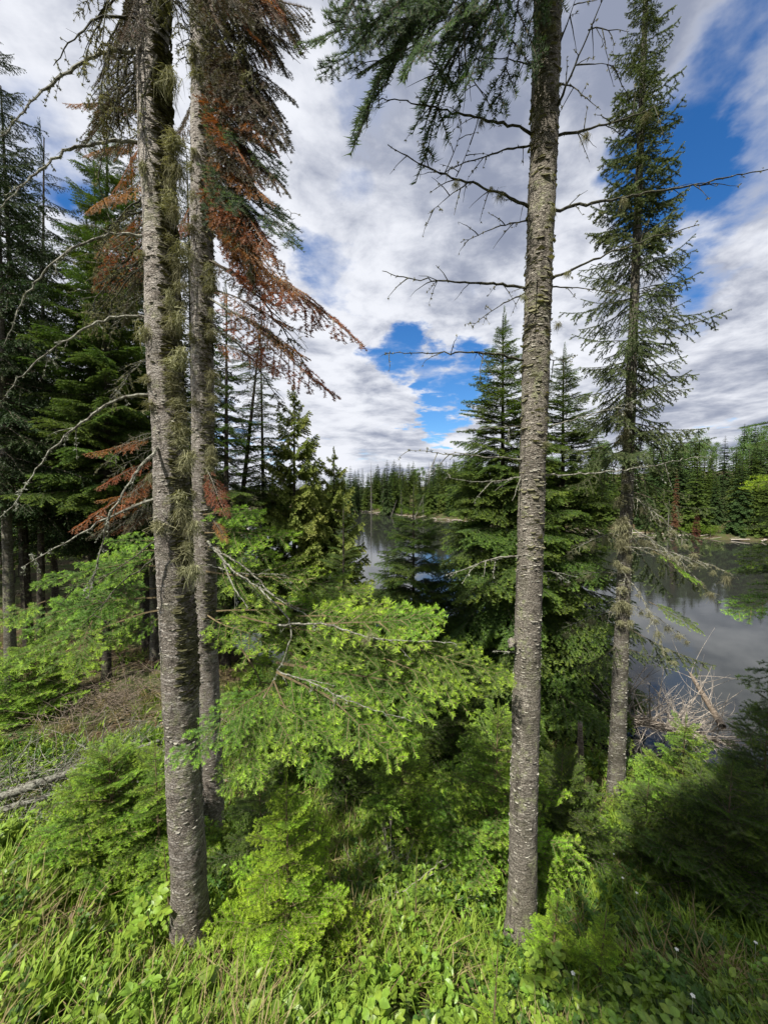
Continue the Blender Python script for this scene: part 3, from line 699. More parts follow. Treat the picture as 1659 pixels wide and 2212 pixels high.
# ------------------------------------------------------------------ dead branches
D = 0
for pts, r in (
        ([(330, 106, 2.3), (230, 110, 2.25), (150, 150, 2.15), (80, 210, 2.05), (30, 265, 1.95), (-20, 320, 1.9)], .012),
        ([(330, 312, 2.3), (240, 303, 2.25), (140, 325, 2.2), (70, 380, 2.1), (20, 430, 2.0), (-20, 480, 1.95)], .011),
        ([(335, 508, 2.3), (240, 503, 2.3), (170, 528, 2.25), (100, 580, 2.2), (50, 650, 2.15), (10, 750, 2.1)], .010),
        ([(345, 684, 2.3), (260, 680, 2.25), (200, 700, 2.2), (130, 742, 2.1), (60, 795, 2.05), (0, 870, 2.0)], .010),
        ([(360, 850, 2.3), (270, 855, 2.2), (200, 892, 2.1), (130, 950, 2.05), (80, 1010, 2.0), (42, 1068, 1.95), (24, 1110, 1.95)], .0115),
        ([(350, 960, 2.25), (318, 990, 2.1), (290, 1030, 2.05), (252, 1085, 2.0), (228, 1140, 2.0), (215, 1210, 1.98), (188, 1300, 1.95)], .0095),
        ([(360, 1068, 2.3), (300, 1090, 2.2), (240, 1115, 2.1), (180, 1150, 2.05), (110, 1190, 2.0), (42, 1230, 1.95)], .010),
        ([(360, 1150, 2.3), (300, 1195, 2.2), (250, 1232, 2.15), (190, 1262, 2.1), (120, 1275, 2.1)], .006),
        ([(360, 1180, 2.3), (310, 1228, 2.2), (270, 1250, 2.2), (200, 1330, 2.1), (160, 1370, 2.1)], .006),
        ([(300, 60, 2.25), (255, 200, 2.1), (235, 300, 2.1), (205, 380, 2.1), (240, 480, 2.15), (300, 560, 2.2)], .006),
        ([(340, 120, 2.2), (300, 240, 2.15), (320, 330, 2.15), (360, 430, 2.2)], .007),
        ([(300, 40, 2.2), (220, 30, 2.1), (150, 90, 2.0), (110, 150, 2.0)], .008)):
    branch(t_left, Qs(pts), r, 100 + D, 'dead_wood' if D < 7 else 'dead_dark', 'lichen_grey' if D < 7 else 'lichen', 1.5 if D < 7 else .8, 8, .10, tuft_size=.011); D += 1
for pts, r, w in (
        ([(1160, 295, 2.6), (1110, 270, 2.55), (1060, 262, 2.5), (1000, 248, 2.5), (930, 228, 2.45), (870, 218, 2.45), (800, 214, 2.4)], .0105, 12),
        ([(1150, 312, 2.6), (1085, 325, 2.55), (1020, 345, 2.5), (960, 372, 2.45), (938, 390, 2.45)], .007, 7),
        ([(1150, 452, 2.6), (1100, 425, 2.55), (1050, 408, 2.5), (1000, 390, 2.5), (950, 375, 2.45), (880, 340, 2.4), (832, 312, 2.4)], .011, 14),
        ([(985, 382, 2.5), (1000, 350, 2.42), (1020, 300, 2.4)], .004, 3), ([(1010, 395, 2.5), (960, 430, 2.4), (920, 468, 2.35)], .0045, 4),
        ([(960, 375, 2.45), (985, 320, 2.45), (1000, 270, 2.45)], .004, 3),
        ([(1145, 475, 2.6), (1090, 484, 2.5), (1040, 505, 2.45), (990, 525, 2.4)], .006, 5),
        ([(1140, 625, 2.6), (1080, 612, 2.55), (1000, 611, 2.5), (930, 606, 2.45), (860, 600, 2.4), (820, 584, 2.4)], .0095, 9),
        ([(1140, 630, 2.6), (1085, 655, 2.5), (1050, 680, 2.45), (1018, 706, 2.4)], .006, 5),
        ([(1140, 780, 2.6), (1080, 766, 2.55), (1000, 760, 2.5), (920, 764, 2.5), (825, 763, 2.45)], .009, 9),
        ([(1160, 142, 2.6), (1100, 128, 2.5), (1028, 122, 2.45)], .006, 4),
        ([(1160, 20, 2.6), (1130, 70, 2.5), (1106, 110, 2.45)], .006, 5),
        ([(1190, 296, 2.6), (1250, 283, 2.55), (1310, 268, 2.5), (1380, 248, 2.45), (1445, 212, 2.4)], .010, 7),
        ([(1185, 458, 2.6), (1250, 444, 2.55), (1330, 428, 2.5), (1400, 415, 2.45), (1500, 400, 2.4), (1590, 380, 2.35), (1690, 358, 2.3)], .0105, 9),
        ([(1185, 607, 2.6), (1240, 580, 2.5), (1310, 548, 2.45), (1400, 517, 2.4), (1518, 482, 2.35)], .009, 8),
        ([(1185, 620, 2.6), (1260, 621, 2.6), (1340, 636, 2.55)], .0055, 4),
        ([(1190, 260, 2.6), (1240, 145, 2.4), (1275, 60, 2.3), (1310, -20, 2.2)], .010, 7),
        ([(1195, 130, 2.6), (1225, 50, 2.5), (1245, -10, 2.4)], .008, 3),
        ([(1195, 178, 2.6), (1235, 185, 2.5), (1265, 210, 2.45), (1300, 240, 2.4)], .006, 4),
        ([(1245, 140, 2.42), (1290, 137, 2.4), (1335, 143, 2.4)], .0045, 3),
        ([(1270, 65, 2.3), (1305, 55, 2.3), (1325, 75, 2.3), (1322, 130, 2.3)], .004, 3),
        ([(1170, 926, 2.6), (1240, 906, 2.7), (1320, 882, 2.8), (1375, 868, 2.9)], .007, 5),
        ([(1165, 1028, 2.6), (1260, 1024, 2.7), (1350, 1016, 2.75), (1420, 1004, 2.8), (1510, 984, 2.85)], .008, 5),
        ([(1135, 992, 2.6), (1060, 987, 2.5), (980, 982, 2.45), (870, 970, 2.4)], .0075, 6),
        ([(1135, 1028, 2.6), (1070, 1041, 2.5), (1010, 1041, 2.45), (958, 1030, 2.4)], .006, 5),
        ([(1135, 920, 2.6), (1060, 924, 2.55), (1000, 930, 2.5)], .0045, 4),
        ([(1130, 1200, 2.6), (1060, 1206, 2.5), (1010, 1228, 2.45), (962, 1242, 2.4)], .0085, 6),
        ([(1155, 1234, 2.6), (1200, 1236, 2.7), (1250, 1248, 2.8)], .006, 4), ([(1110, 1409, 2.6), (1062, 1406, 2.5)], .006, 0),
        ([(1150, 770, 2.55), (1200, 780, 2.6), (1250, 765, 2.7)], .005, 4), ([(1160, 600, 2.52), (1140, 640, 2.4), (1150, 600, 2.35)], .004, 2)):
    lightwood = pts[0][1] > 880
    branch(t_right, Qs(pts), r, 200 + D, 'dead_wood' if lightwood else 'dead_dark', 'lichen_grey' if lightwood else 'lichen', .7 if lightwood else .55, w, .16, tuft_size=.012); D += 1
for pts, r in (([(455, 218, 3.8), (490, 214, 3.7), (530, 190, 3.6)], .008), ([(455, 405, 3.8), (515, 408, 3.6), (580, 440, 3.5), (660, 470, 3.4)], .008), ([(455, 500, 3.8), (500, 482, 3.6), (540, 480, 3.6)], .006),
               ([(455, 800, 3.8), (520, 790, 3.6), (600, 800, 3.5)], .006), ([(450, 1170, 3.7), (500, 1230, 3.3), (560, 1270, 3.1), (640, 1310, 2.9)], .013), ([(470, 1180, 3.6), (500, 1260, 3.3), (540, 1320, 3.1)], .011),
               ([(455, 1180, 3.6), (540, 1230, 3.3), (590, 1290, 3.2), (700, 1350, 2.9)], .010), ([(450, 1220, 3.7), (520, 1240, 3.4), (620, 1240, 3.2)], .007),
               ([(560, 1270, 3.1), (640, 1350, 2.8), (600, 1460, 2.6), (560, 1530, 2.45), (450, 1600, 2.1)], .007), ([(600, 1450, 2.6), (690, 1480, 2.4), (760, 1520, 2.3), (900, 1560, 2.2)], .006),
               ([(600, 1350, 2.8), (700, 1345, 2.7), (800, 1380, 2.5), (1000, 1390, 2.4)], .009)):
    branch(t_back, Qs(pts), r, 300 + D, 'dead_wood', 'lichen_grey', .35, 5, .14); D += 1

# ------------------------------------------------------------------ lichen beards
bp_ = []
for i in range(70):
    y = rg.choice((rg.uniform(-60, 1250), rg.uniform(250, 1150))); f = (2000 - y) / 2000; xc = 416 - 86 * f - (6 if 700 < y < 1100 else 0)
    bp_.append(Q(xc + rg.uniform(8, 42) if rg.random() < .85 else xc - rg.uniform(28, 44), y, rg.uniform(2.18, 2.26)))
hang_beards(t_left, bp_, rg, .7, 1.4)
bp_ = []
for i in range(60):
    y = rg.uniform(-60, 1080); bp_.append(Q(437 + rg.choice((-1, 1, 1)) * rg.uniform(12, 25), y, rg.uniform(3.68, 3.76)))
hang_beards(t_back, bp_, rg, .8, 1.7)
bp_ = [Q(*p) for p in ((1183, 905, 2.5), (1180, 960, 2.5), (1190, 760, 2.5), (985, 240, 2.48), (1205, 700, 2.55), (1345, 432, 2.48), (1225, 590, 2.45), (1205, 185, 2.5), (1120, 110, 2.5), (1195, 450, 2.5), (1040, 262, 2.48), (1080, 420, 2.5), (985, 395, 2.45),
                       (1395, 250, 2.42), (1265, 290, 2.5), (1130, 640, 2.5), (1160, 30, 2.5), (800, 1370, 2.4), (790, 1385, 2.4), (1060, 410, 2.5), (1140, 5, 2.5), (1193, 60, 2.5))]
hang_beards(t_right, bp_, rg, .45, .8)

# ------------------------------------------------------------------ living and dying boughs of the left pair
for p0, p1, k, w, ro in (((850, 1390, 2.6), (1108, 1440, 2.33), 'fir1', 1.0, .1), ((830, 1420, 2.55), (1020, 1500, 2.3), 'firh', 1.0, .1), ((780, 1350, 2.7), (965, 1325, 2.5), 'firh', 1.2, .1), ((600, 1520, 2.4), (730, 1600, 2.2), 'firh', 1.0, .1),
        ((445, 1235, 3.7), (790, 1250, 3.1), 'fir1', .8, .1), ((470, 1320, 3.3), (760, 1300, 3.0), 'fir1', .7, .1), ((520, 1330, 3.1), (1105, 1430, 2.35), 'fir2', .62, .1), ((700, 1345, 2.75), (960, 1340, 2.5), 'firh', 1.1, .1), ((640, 1330, 2.9), (860, 1335, 2.7), 'firh', 1.1, .1), 
        ((600, 1430, 2.75), (1010, 1490, 2.35), 'fir1', 1.0, .2), ((600, 1450, 2.6), (905, 1590, 2.25), 'fir1', 1.2, .2), ((590, 1470, 2.5), (700, 1690, 2.1), 'fir1', 1.0, .1),
        ((590, 1470, 2.5), (470, 1710, 2.0), 'fir1', 1.0, -.1), ((590, 1480, 2.5), (360, 1630, 1.95), 'fir1', 1.0, 0), 
        ((440, 1150, 3.7), (640, 1150, 3.4), 'firh', 1.0, .1), ((440, 1110, 3.7), (570, 1105, 3.4), 'firh', 1.0, .1), ((620, 1400, 2.8), (830, 1580, 2.3), 'fir1', 1.0, .1),
         ((450, 1330, 3.5), (600, 1400, 3.0), 'firh', 1.1, 0), ((520, 1400, 2.9), (620, 1560, 2.5), 'firh', 1.2, 0),
        ((700, 1500, 2.4), (870, 1640, 2.1), 'firh', 1.1, .1), ((520, 1540, 2.4), (560, 1700, 2.05), 'firh', 1.1, 0),  
        ((450, 1180, 3.7), (600, 1200, 3.5), 'firh', 1.2, .1), ((590, 1300, 3.2), (800, 1350, 2.9), 'firh', 1.3, 0),
        ((560, 1500, 2.45), (660, 1640, 2.15), 'firh', 1.2, 0), ):
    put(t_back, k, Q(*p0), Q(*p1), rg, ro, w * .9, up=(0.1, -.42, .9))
for p0, p1, k, w in (
        ((350, 1168, 2.5), (225, 1165, 2.4), 'firh', 1.0), ((350, 1205, 2.5), (62, 1245, 2.2), 'fir1', .75), ((345, 1225, 2.5), (180, 1215, 2.5), 'firh', 1.1), ((350, 1290, 2.5), (10, 1310, 2.2), 'fir1', 1.0), ((350, 1320, 2.4), (-10, 1400, 2.0), 'fir1', 1.1),
        ((350, 1270, 2.6), (100, 1290, 2.5), 'fir1', .9), ((200, 1340, 2.15), (150, 1480, 1.95), 'firh', 1.2), ((350, 1190, 2.7), (240, 1190, 2.7), 'firh', 1.2),
        ((350, 1330, 2.5), (240, 1390, 2.4), 'firh', 1.2), ((100, 1300, 2.2), (-60, 1350, 2.0), 'firh', 1.3)):
    put(t_left, k, Q(*p0), Q(*p1), rg, -.1, w, up=(-.1, -.5, .85))
O = []
for p0, p1 in (((340, 945, 3.2), (175, 975, 2.9)), ((340, 985, 3.2), (200, 1050, 2.9)), ((340, 1030, 3.2), (140, 1140, 2.8)), ((340, 1100, 3.2), (235, 1150, 3.0)), ((340, 1000, 3.2), (250, 1110, 3.0)),
               ((330, 380, 3.4), (170, 440, 3.0)), ((330, 440, 3.4), (190, 540, 3.1)), ((330, 240, 3.4), (130, 200, 3.0)), ((330, 560, 3.4), (230, 620, 3.1)), ((330, 300, 3.4), (170, 320, 3.1))):
    put(t_left, 'orange', Q(*p0), Q(*p1), rg, -.1, .8 if p0[1] > 900 else .9, 'dying_bough', up=(0, -.4, .9))
for p0, p1, k in (((455, 500, 3.7), (795, 708, 3.1), 'orange'), ((500, 540, 3.6), (700, 640, 3.2), 'orange'), ((480, 660, 3.6), (680, 760, 3.3), 'orange'), ((455, 640, 3.7), (752, 835, 3.2), 'orange'), ((455, 250, 3.7), (590, 300, 3.4), 'orange'), ((455, 330, 3.7), (600, 420, 3.3), 'orange'),
                  ((455, 560, 3.7), (600, 640, 3.4), 'brown'), ((445, 1010, 3.7), (490, 1110, 3.3), 'orange'), ((455, 620, 3.8), (640, 690, 3.4), 'orange'), ((460, 1120, 3.6), (495, 1170, 3.4), 'orange'),
                  ((455, 730, 3.8), (620, 790, 3.5), 'orange'), ((455, 180, 3.8), (600, 200, 3.4), 'brown'), ((455, 100, 3.8), (640, 180, 3.4), 'brown'), ((455, 0, 3.8), (650, 60, 3.3), 'brown'),
                  ((455, -60, 3.8), (690, -10, 3.3), 'brown'), ((455, 40, 3.8), (620, 260, 3.2), 'brown'), ((455, 260, 3.8), (620, 380, 3.3), 'brown'), ((455, 350, 3.8), (655, 480, 3.3), 'shade1'),
                  ((455, 220, 3.8), (620, 340, 3.4), 'shade1'), ((455, 400, 3.8), (600, 470, 3.5), 'shade1'), ((455, 130, 3.8), (600, 130, 3.5), 'bared'), ((455, -20, 3.9), (560, 120, 3.5), 'bared'),
                  ((455, 700, 3.8), (640, 860, 3.5), 'bared'), ((455, 430, 3.8), (560, 600, 3.5), 'bared'), ((455, 560, 3.8), (700, 760, 3.4), 'bared'), ((455, -150, 3.8), (660, 20, 3.0), 'brown'),
                  ((455, -120, 3.8), (560, 90, 3.1), 'bared'), ((455, 300, 3.8), (560, 420, 3.4), 'brown'), ((430, 200, 3.9), (350, 330, 3.6), 'brown'), ((430, 420, 3.9), (340, 540, 3.6), 'orange')):
    put(t_back, k, Q(*p0), Q(*p1), rg, .1, 1.0 if k != 'orange' else .8, 'dying_bough' if k in ('orange', 'brown') else 'dead_branch' if k == 'bared' else 'bough', up=(.1, -.3, .9))
for p0, p1, k in (((330, -40, 2.35), (110, 90, 2.0), 'bared'), ((330, -20, 2.35), (150, 180, 2.1), 'bared'), ((330, 20, 2.4), (200, 200, 2.2), 'bared'), ((330, -120, 2.35), (150, 30, 1.9), 'bared'), ((330, -150, 2.3), (250, 60, 2.0), 'brown'),
                  ((330, -100, 2.4), (200, 100, 2.2), 'brown'), ((340, -120, 2.3), (400, 60, 2.0), 'bared'), ((340, -60, 2.4), (440, 100, 2.2), 'bared'), ((330, 60, 2.5), (230, 330, 2.4), 'bared'), ((330, 150, 2.6), (180, 260, 2.6), 'brown'),
                  ((345, -180, 2.3), (500, 10, 1.9), 'brown'), ((345, -200, 2.3), (560, -20, 1.9), 'brown'), ((340, 620, 2.5), (210, 720, 2.6), 'bare'), ((340, 760, 2.5), (220, 860, 2.7), 'bare'), ((340, 560, 2.6), (240, 690, 2.8), 'bare')):
    put(t_left, k, Q(*p0), Q(*p1), rg, -.1, .9, 'dead_branch' if k != 'brown' else 'dying_bough', up=(-.1, -.2, .9))
r8 = random.Random(8)
for i in range(38):
    y0 = r8.uniform(-230, 470); l = r8.uniform(80, 190) * (1 - .0004 * max(y0, 0)); Y0 = r8.uniform(3.5, 3.85)
    k = r8.choice(('brown', 'brown', 'brown', 'bared', 'bared', 'orange')) if y0 < 200 else r8.choice(('brown', 'bared', 'orange', 'shade1'))
    put(t_back, k, Q(450, y0, 3.8), Q(455 + l, y0 + r8.uniform(70, 210), Y0 - .3), rg, r8.uniform(-.5, .5), r8.uniform(.7, 1.1), {'brown': 'dying_bough', 'orange': 'dying_bough', 'bared': 'dead_branch'}.get(k, 'bough'), up=(r8.uniform(-.2, .5), -.4, .8))
for i in range(28):
    y0 = r8.uniform(-160, 600); l = r8.uniform(70, 180); k = r8.choice(('brown', 'orange', 'bared', 'bared')) if y0 > 150 else r8.choice(('brown', 'bared', 'bared'))
    put(t_left, k, Q(325, y0, 2.5), Q(320 - l, y0 + r8.uniform(40, 170), r8.uniform(2.3, 3.0)), rg, r8.uniform(-.5, .5), r8.uniform(.7, 1.1), 'dead_branch' if k == 'bared' else 'dying_bough', up=(r8.uniform(-.5, .2), -.4, .8))
for i in range(14):
    y0 = r8.uniform(920, 1110); put(t_left, r8.choice(('bare', 'orange', 'brown')), Q(340, y0, 3.2), Q(r8.uniform(170, 260), y0 + r8.uniform(10, 90), 2.95), rg, r8.uniform(-.6, .6), .7, 'dying_bough', up=(0, -.4, .9))
# live boughs of the right tree that hang into the top of the picture
for i, (p0, p1, w) in enumerate((((1190, -420, 2.6), (700, 160, 2.25), .8), ((1190, -380, 2.6), (850, 270, 2.35), .7), ((1190, -340, 2.6), (1050, 190, 2.3), .6), ((1190, -300, 2.6), (800, 20, 2.1), .8))):
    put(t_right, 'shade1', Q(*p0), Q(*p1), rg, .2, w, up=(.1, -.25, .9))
r7 = random.Random(31)
for i in range(30):
    u = r7.random(); x0 = 1090 - 330 * u + r7.uniform(-20, 20); y0 = r7.uniform(-140, 60 + 110 * math.sin(u * 3.0)); a_ = r7.uniform(.15, 1.25); l = r7.uniform(90, 170)
    Y0 = r7.uniform(2.1, 2.45); x1, y1 = x0 - l * math.cos(a_) * (1 if r7.random() < .75 else -.5), y0 + l * math.sin(a_)
    if y1 > 330: continue
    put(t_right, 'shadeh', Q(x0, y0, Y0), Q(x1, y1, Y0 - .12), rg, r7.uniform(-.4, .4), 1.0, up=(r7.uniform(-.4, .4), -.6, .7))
for p0, p1, p2 in (((1185, -300, 2.6), (1010, 20, 2.3), (720, 190, 2.25)), ((1185, -200, 2.6), (1000, 100, 2.3), (930, 180, 2.3)), ((1000, 60, 2.3), (1010, 170, 2.3), (1060, 215, 2.3)), ((1185, -250, 2.6), (1060, 20, 2.3), (900, 215, 2.3))):
    branch(t_right, Qs([p0, p1, p2]), .007, 400 + int(p0[0] + p1[0]), 'dead_dark', 'lichen', .1, 6, .15)

# ------------------------------------------------------------------ middle trees, every bough a part


def tree_at(px, ytop, Y, label, **kw):
    name = kw.pop('name', 'fir_tree'); cat = kw.pop('cat', 'tree'); xb = kw.pop('xb', px)
    b = Q(xb, 1500, Y); b.z = gz(b.x, b.y) - .03; tp = Q(px, ytop, Y)
    t = thing(name, label, cat, b); whorl_tree(t, b, tp, rg=rg, **kw); return t, b, tp


cone = lambda r, e=.85, lo=.0: (lambda t: r * max(.03, (1 - t)) ** e * (1 if t > lo else .75))


def rs(t):   # reach of the tall spruce on the right
    return float(np.interp(t, [0, .14, .25, .36, .42, .50, .56, .66, .80, .88, .96, 1], [.5, .75, .9, .8, .78, .8, .78, .50, .36, .30, .25, .2]))


t, b, tp = tree_at(1404, -260, 5.5, 'tall narrow spruce right of the straight fir trunk, its top above the picture', name='spruce_tree', xb=1336, r0=.115, fam='spr1', bmat=M['bark_grey'], rad_fn=rs, n_whorl=52, per=6, z0=.40, jitter=.3, tip_fam='sprh', tip_at=.62, dens_fn=lambda t: .72 if t < .6 else 1.0, pitch=-.32, tip_pitch=.35, trunk_sides=20, seg=.04, trunk_r1=.02, width=.85)
flakes(t, [b, b.lerp(tp, .5)], [.115, .062], 3500, 17, M['lichen_flake'], 0.010)
for i, (p0, p1, k) in enumerate((((1340, 1130, 5.5), (1560, 1260, 4.7), 'bare'), ((1340, 1060, 5.5), (1520, 1180, 4.8), 'bare'), ((1340, 1230, 5.4), (1470, 1420, 4.8), 'bare'), ((1340, 1180, 5.4), (1600, 1215, 4.6), 'bare'), ((1345, 1020, 5.6), (1500, 1080, 5.2), 'spr1'),
                              ((1340, 1240, 5.5), (1200, 1235, 5.3), 'bare'), ((1340, 1150, 5.5), (1220, 1180, 5.2), 'bare'), ((1340, 1320, 5.5), (1210, 1345, 5.2), 'bare'), ((1340, 1350, 5.5), (1540, 1445, 4.9), 'spr1'), ((1340, 1300, 5.5), (1500, 1370, 5), 'bare'),
                              ((1350, 1060, 5.5), (1540, 1110, 5.2), 'spr1'), ((1345, 980, 5.6), (1230, 1060, 5.3), 'spr1'), ((1345, 1010, 5.6), (1470, 1180, 5.5), 'spr1'), ((1345, 1080, 5.6), (1560, 1190, 5.6), 'spr1'), ((1400, 1170, 5.3), (1530, 1290, 5.0), 'spr1'),
                              ((1345, 1120, 5.6), (1440, 1290, 5.4), 'spr1'), ((1400, 1300, 5.2), (1530, 1360, 5.0), 'fir1'), ((1410, 1190, 5.0), (1520, 1260, 4.8), 'firh'), ((1340, 1400, 5.5), (1470, 1430, 5.2), 'spr1'), ((1340, 1390, 5.5), (1250, 1450, 5.2), 'spr1'), ((1345, 1150, 5.5), (1480, 1200, 5.3), 'bare'))):
    if i == 0: BB = []
    if k == 'bare': BB += [Q(*p0).lerp(Q(*p1), u) - Vector((0, 0, .2 * u * u * (Q(*p1) - Q(*p0)).length)) for u in (.3, .5, .65, .8, .9)]
    put(t, k, Q(*p0), Q(*p1), rg, rg.uniform(-.3, .3), .6 if k == 'bare' else .7, 'dead_branch' if k == 'bare' else 'bough', up=(0, -.3, .9))
hang_beards(t, [Q(1345 + rg.uniform(-14, 16), rg.uniform(880, 1350), 5.38) for i in range(40)], rg, 1.0, 1.9)
hang_beards(t, BB, rg, .7, 1.5)

tree_at(1086, 695, 8.0, 'full green fir with a pointed top behind the straight trunk at the water edge', r0=.11, fam='pale2', bmat=M['bark_dark'], rad_fn=cone(2.4, .72, .12), n_whorl=48, per=6, z0=.10, pitch=-.22, tip_pitch=.5, tip_fam='paleh', tip_at=.72, skew=.82, width=1.3)
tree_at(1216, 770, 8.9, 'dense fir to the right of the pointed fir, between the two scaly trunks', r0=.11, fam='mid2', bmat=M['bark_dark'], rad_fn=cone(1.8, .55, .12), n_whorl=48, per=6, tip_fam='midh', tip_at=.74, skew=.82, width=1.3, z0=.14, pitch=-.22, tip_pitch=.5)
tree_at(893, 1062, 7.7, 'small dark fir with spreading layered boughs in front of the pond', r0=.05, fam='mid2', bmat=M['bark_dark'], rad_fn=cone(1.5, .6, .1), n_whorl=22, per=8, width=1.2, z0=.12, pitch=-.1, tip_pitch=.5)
tree_at(742, 1100, 6.6, 'small bright green fir left of the open water', r0=.045, fam='pale1', bmat=M['bark_dark'], rad_fn=cone(1.0, .75, .1), n_whorl=17, per=7, z0=.1, pitch=-.05, tip_pitch=.6)
tree_at(636, 850, 8.4, 'loose yellow-green cedar with hanging sprays behind the low fir boughs', name='cedar_tree', r0=.08, fam='cedar', bmat=M['bark_dark'], rad_fn=cone(.95, .45, .1), n_whorl=36, per=6, dens_fn=lambda t: .75, z0=.18, jitter=.5, pitch=.2, tip_pitch=.6)
tree_at(722, 985, 9.0, 'shorter cedar with drooping pale sprays beside the open water', name='cedar_tree', r0=.06, fam='cedar', bmat=M['bark_dark'], rad_fn=cone(1.0, .5, .1), n_whorl=26, per=8, z0=.15, jitter=.5, pitch=.2, tip_pitch=.6)
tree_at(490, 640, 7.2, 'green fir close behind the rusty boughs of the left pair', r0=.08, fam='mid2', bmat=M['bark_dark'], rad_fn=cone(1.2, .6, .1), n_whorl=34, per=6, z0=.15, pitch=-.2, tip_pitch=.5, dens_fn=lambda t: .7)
tree_at(565, 700, 7.8, 'leaning dead fir skeleton with bare black branches left of the cedar', name='dead_tree', xb=490, r0=.085, fam='bared', bmat=M['bark_dark'], rad_fn=cone(1.15, .5, .1), n_whorl=26, per=5, z0=.2, pitch=-.25, tip_pitch=.2)
tree_at(232, 235, 6.4, 'light green fir crown seen behind the nearest left trunk', r0=.07, fam='pale2', bmat=M['bark_dark'], rad_fn=cone(1.5, .6, .35), n_whorl=36, per=7, z0=.34, pitch=-.15, tip_pitch=.5)
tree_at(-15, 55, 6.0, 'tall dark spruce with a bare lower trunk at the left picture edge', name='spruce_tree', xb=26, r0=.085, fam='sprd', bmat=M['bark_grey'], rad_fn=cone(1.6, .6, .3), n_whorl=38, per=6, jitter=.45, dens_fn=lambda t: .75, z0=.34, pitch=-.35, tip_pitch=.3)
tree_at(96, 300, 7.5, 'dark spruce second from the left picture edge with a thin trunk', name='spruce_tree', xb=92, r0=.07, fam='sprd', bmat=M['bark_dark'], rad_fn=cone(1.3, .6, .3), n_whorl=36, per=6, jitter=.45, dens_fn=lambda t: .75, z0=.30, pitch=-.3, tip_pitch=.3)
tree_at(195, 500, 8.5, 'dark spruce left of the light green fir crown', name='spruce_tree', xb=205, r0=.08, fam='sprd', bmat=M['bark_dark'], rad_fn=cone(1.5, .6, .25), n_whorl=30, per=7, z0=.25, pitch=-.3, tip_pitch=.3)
tree_at(320, 560, 7.4, 'slender fir hidden behind the nearest left trunk, its thin trunk showing low down', xb=337, r0=.075, fam='mid1', bmat=M['bark_grey'], rad_fn=cone(1.2, .6, .3), n_whorl=26, per=6, z0=.28, pitch=-.3, tip_pitch=.3)

# ------------------------------------------------------------------ saplings
def sapling(px, py_top, Y, r, label, fam='tiph', nw=9, per=6, e=.7, xb=None, name='fir_sapling', z0=.06, pitch=.12):
    b = Q(xb or px, 1500, Y); b.z = gz(b.x, b.y) - .02; tp = Q(px, py_top, Y)
    t = thing(name, label, 'young tree', b)
    whorl_tree(t, b, tp, .007 + .005 * (tp - b).length, fam, M['twig_green'], rg, cone(r, e, .0), nw, per, z0=z0, pitch=pitch, tip_pitch=.8, trunk_sides=6, trunk_r1=.0015, width=1.15, seg=.06)
    return t


sapling(618, 1675, 2.35, .50, 'bright yellow-green fir sapling right of the nearest trunk base', nw=9, per=7)
sapling(560, 1660, 3.0, .5, 'dim fir sapling in the shade behind the yellow-green sapling', fam='midh', nw=8)
sapling(235, 1620, 3.0, .62, 'broad low feathery fir spreading left of the nearest trunk base', fam='firh', nw=12, per=8, e=.5)
sapling(335, 1600, 2.9, .42, 'small fir pressed against the left side of the nearest trunk', fam='firh', nw=8, e=.5)
sapling(1075, 1540, 3.3, .75, 'bright fir sapling behind the straight trunk, reaching out on both sides', fam='firh', nw=11, per=7, e=.55)
sapling(1215, 1620, 3.7, .6, 'fir sapling right of the straight trunk beside the broken stub', fam='midh', nw=10, per=7, e=.55)
sapling(870, 1560, 4.0, .6, 'fir sapling in the middle of the picture behind the hanging boughs', fam='firh', nw=10, per=6, e=.6)
sapling(1205, 1935, 2.3, .22, 'low yellow-green fir seedling right of the straight trunk base', nw=5, per=6)
sapling(1310, 1960, 2.15, .2, 'yellow-green fir seedling at the edge of the deep shade', nw=5, per=6)
sapling(355, 1830, 2.45, .16, 'tiny bright fir seedling at the left foot of the nearest trunk', nw=4, per=5)
sapling(1075, 2050, 1.75, .13, 'tiny yellow fir seedling in the grass before the straight trunk', nw=4, per=5)
sapling(900, 1850, 2.6, .15, 'tiny fir seedling in tall grass between the two near trunks', fam='firh', nw=4, per=5)
sapling(1480, 1560, 4.6, .75, 'light green fir sapling in front of the bleached fallen tree', fam='firh', nw=10, per=7, e=.6)
sapling(1660, 1500, 4.2, .6, 'dark bushy fir at the right edge above the shaded bank', fam='midh', nw=12, per=8, e=.5)
sapling(1580, 1660, 3.4, .75, 'dim fir sapling low on the shaded right bank', fam='midh', nw=10, per=8, e=.5)
sapling(1400, 1690, 3.9, .5, 'fir seedling at the foot of the tall narrow spruce', fam='midh', nw=7, per=6)
sapling(60, 1400, 5.6, .8, 'bushy fir beneath the dark spruces at the far left', fam='firh', nw=9, per=7, e=.5)
sapling(620, 1420, 5.2, .8, 'leafy green fir behind the hub of the hanging boughs', fam='midh', nw=12, per=7, e=.6)
sapling(980, 1400, 6.0, 1.0, 'shaded fir between the low boughs and the pond', fam='midh', nw=12, per=7, e=.6)
sapling(740, 1450, 4.8, .7, 'fir sapling hidden under the longest hanging bough', fam='midh', nw=9, per=6, e=.6)

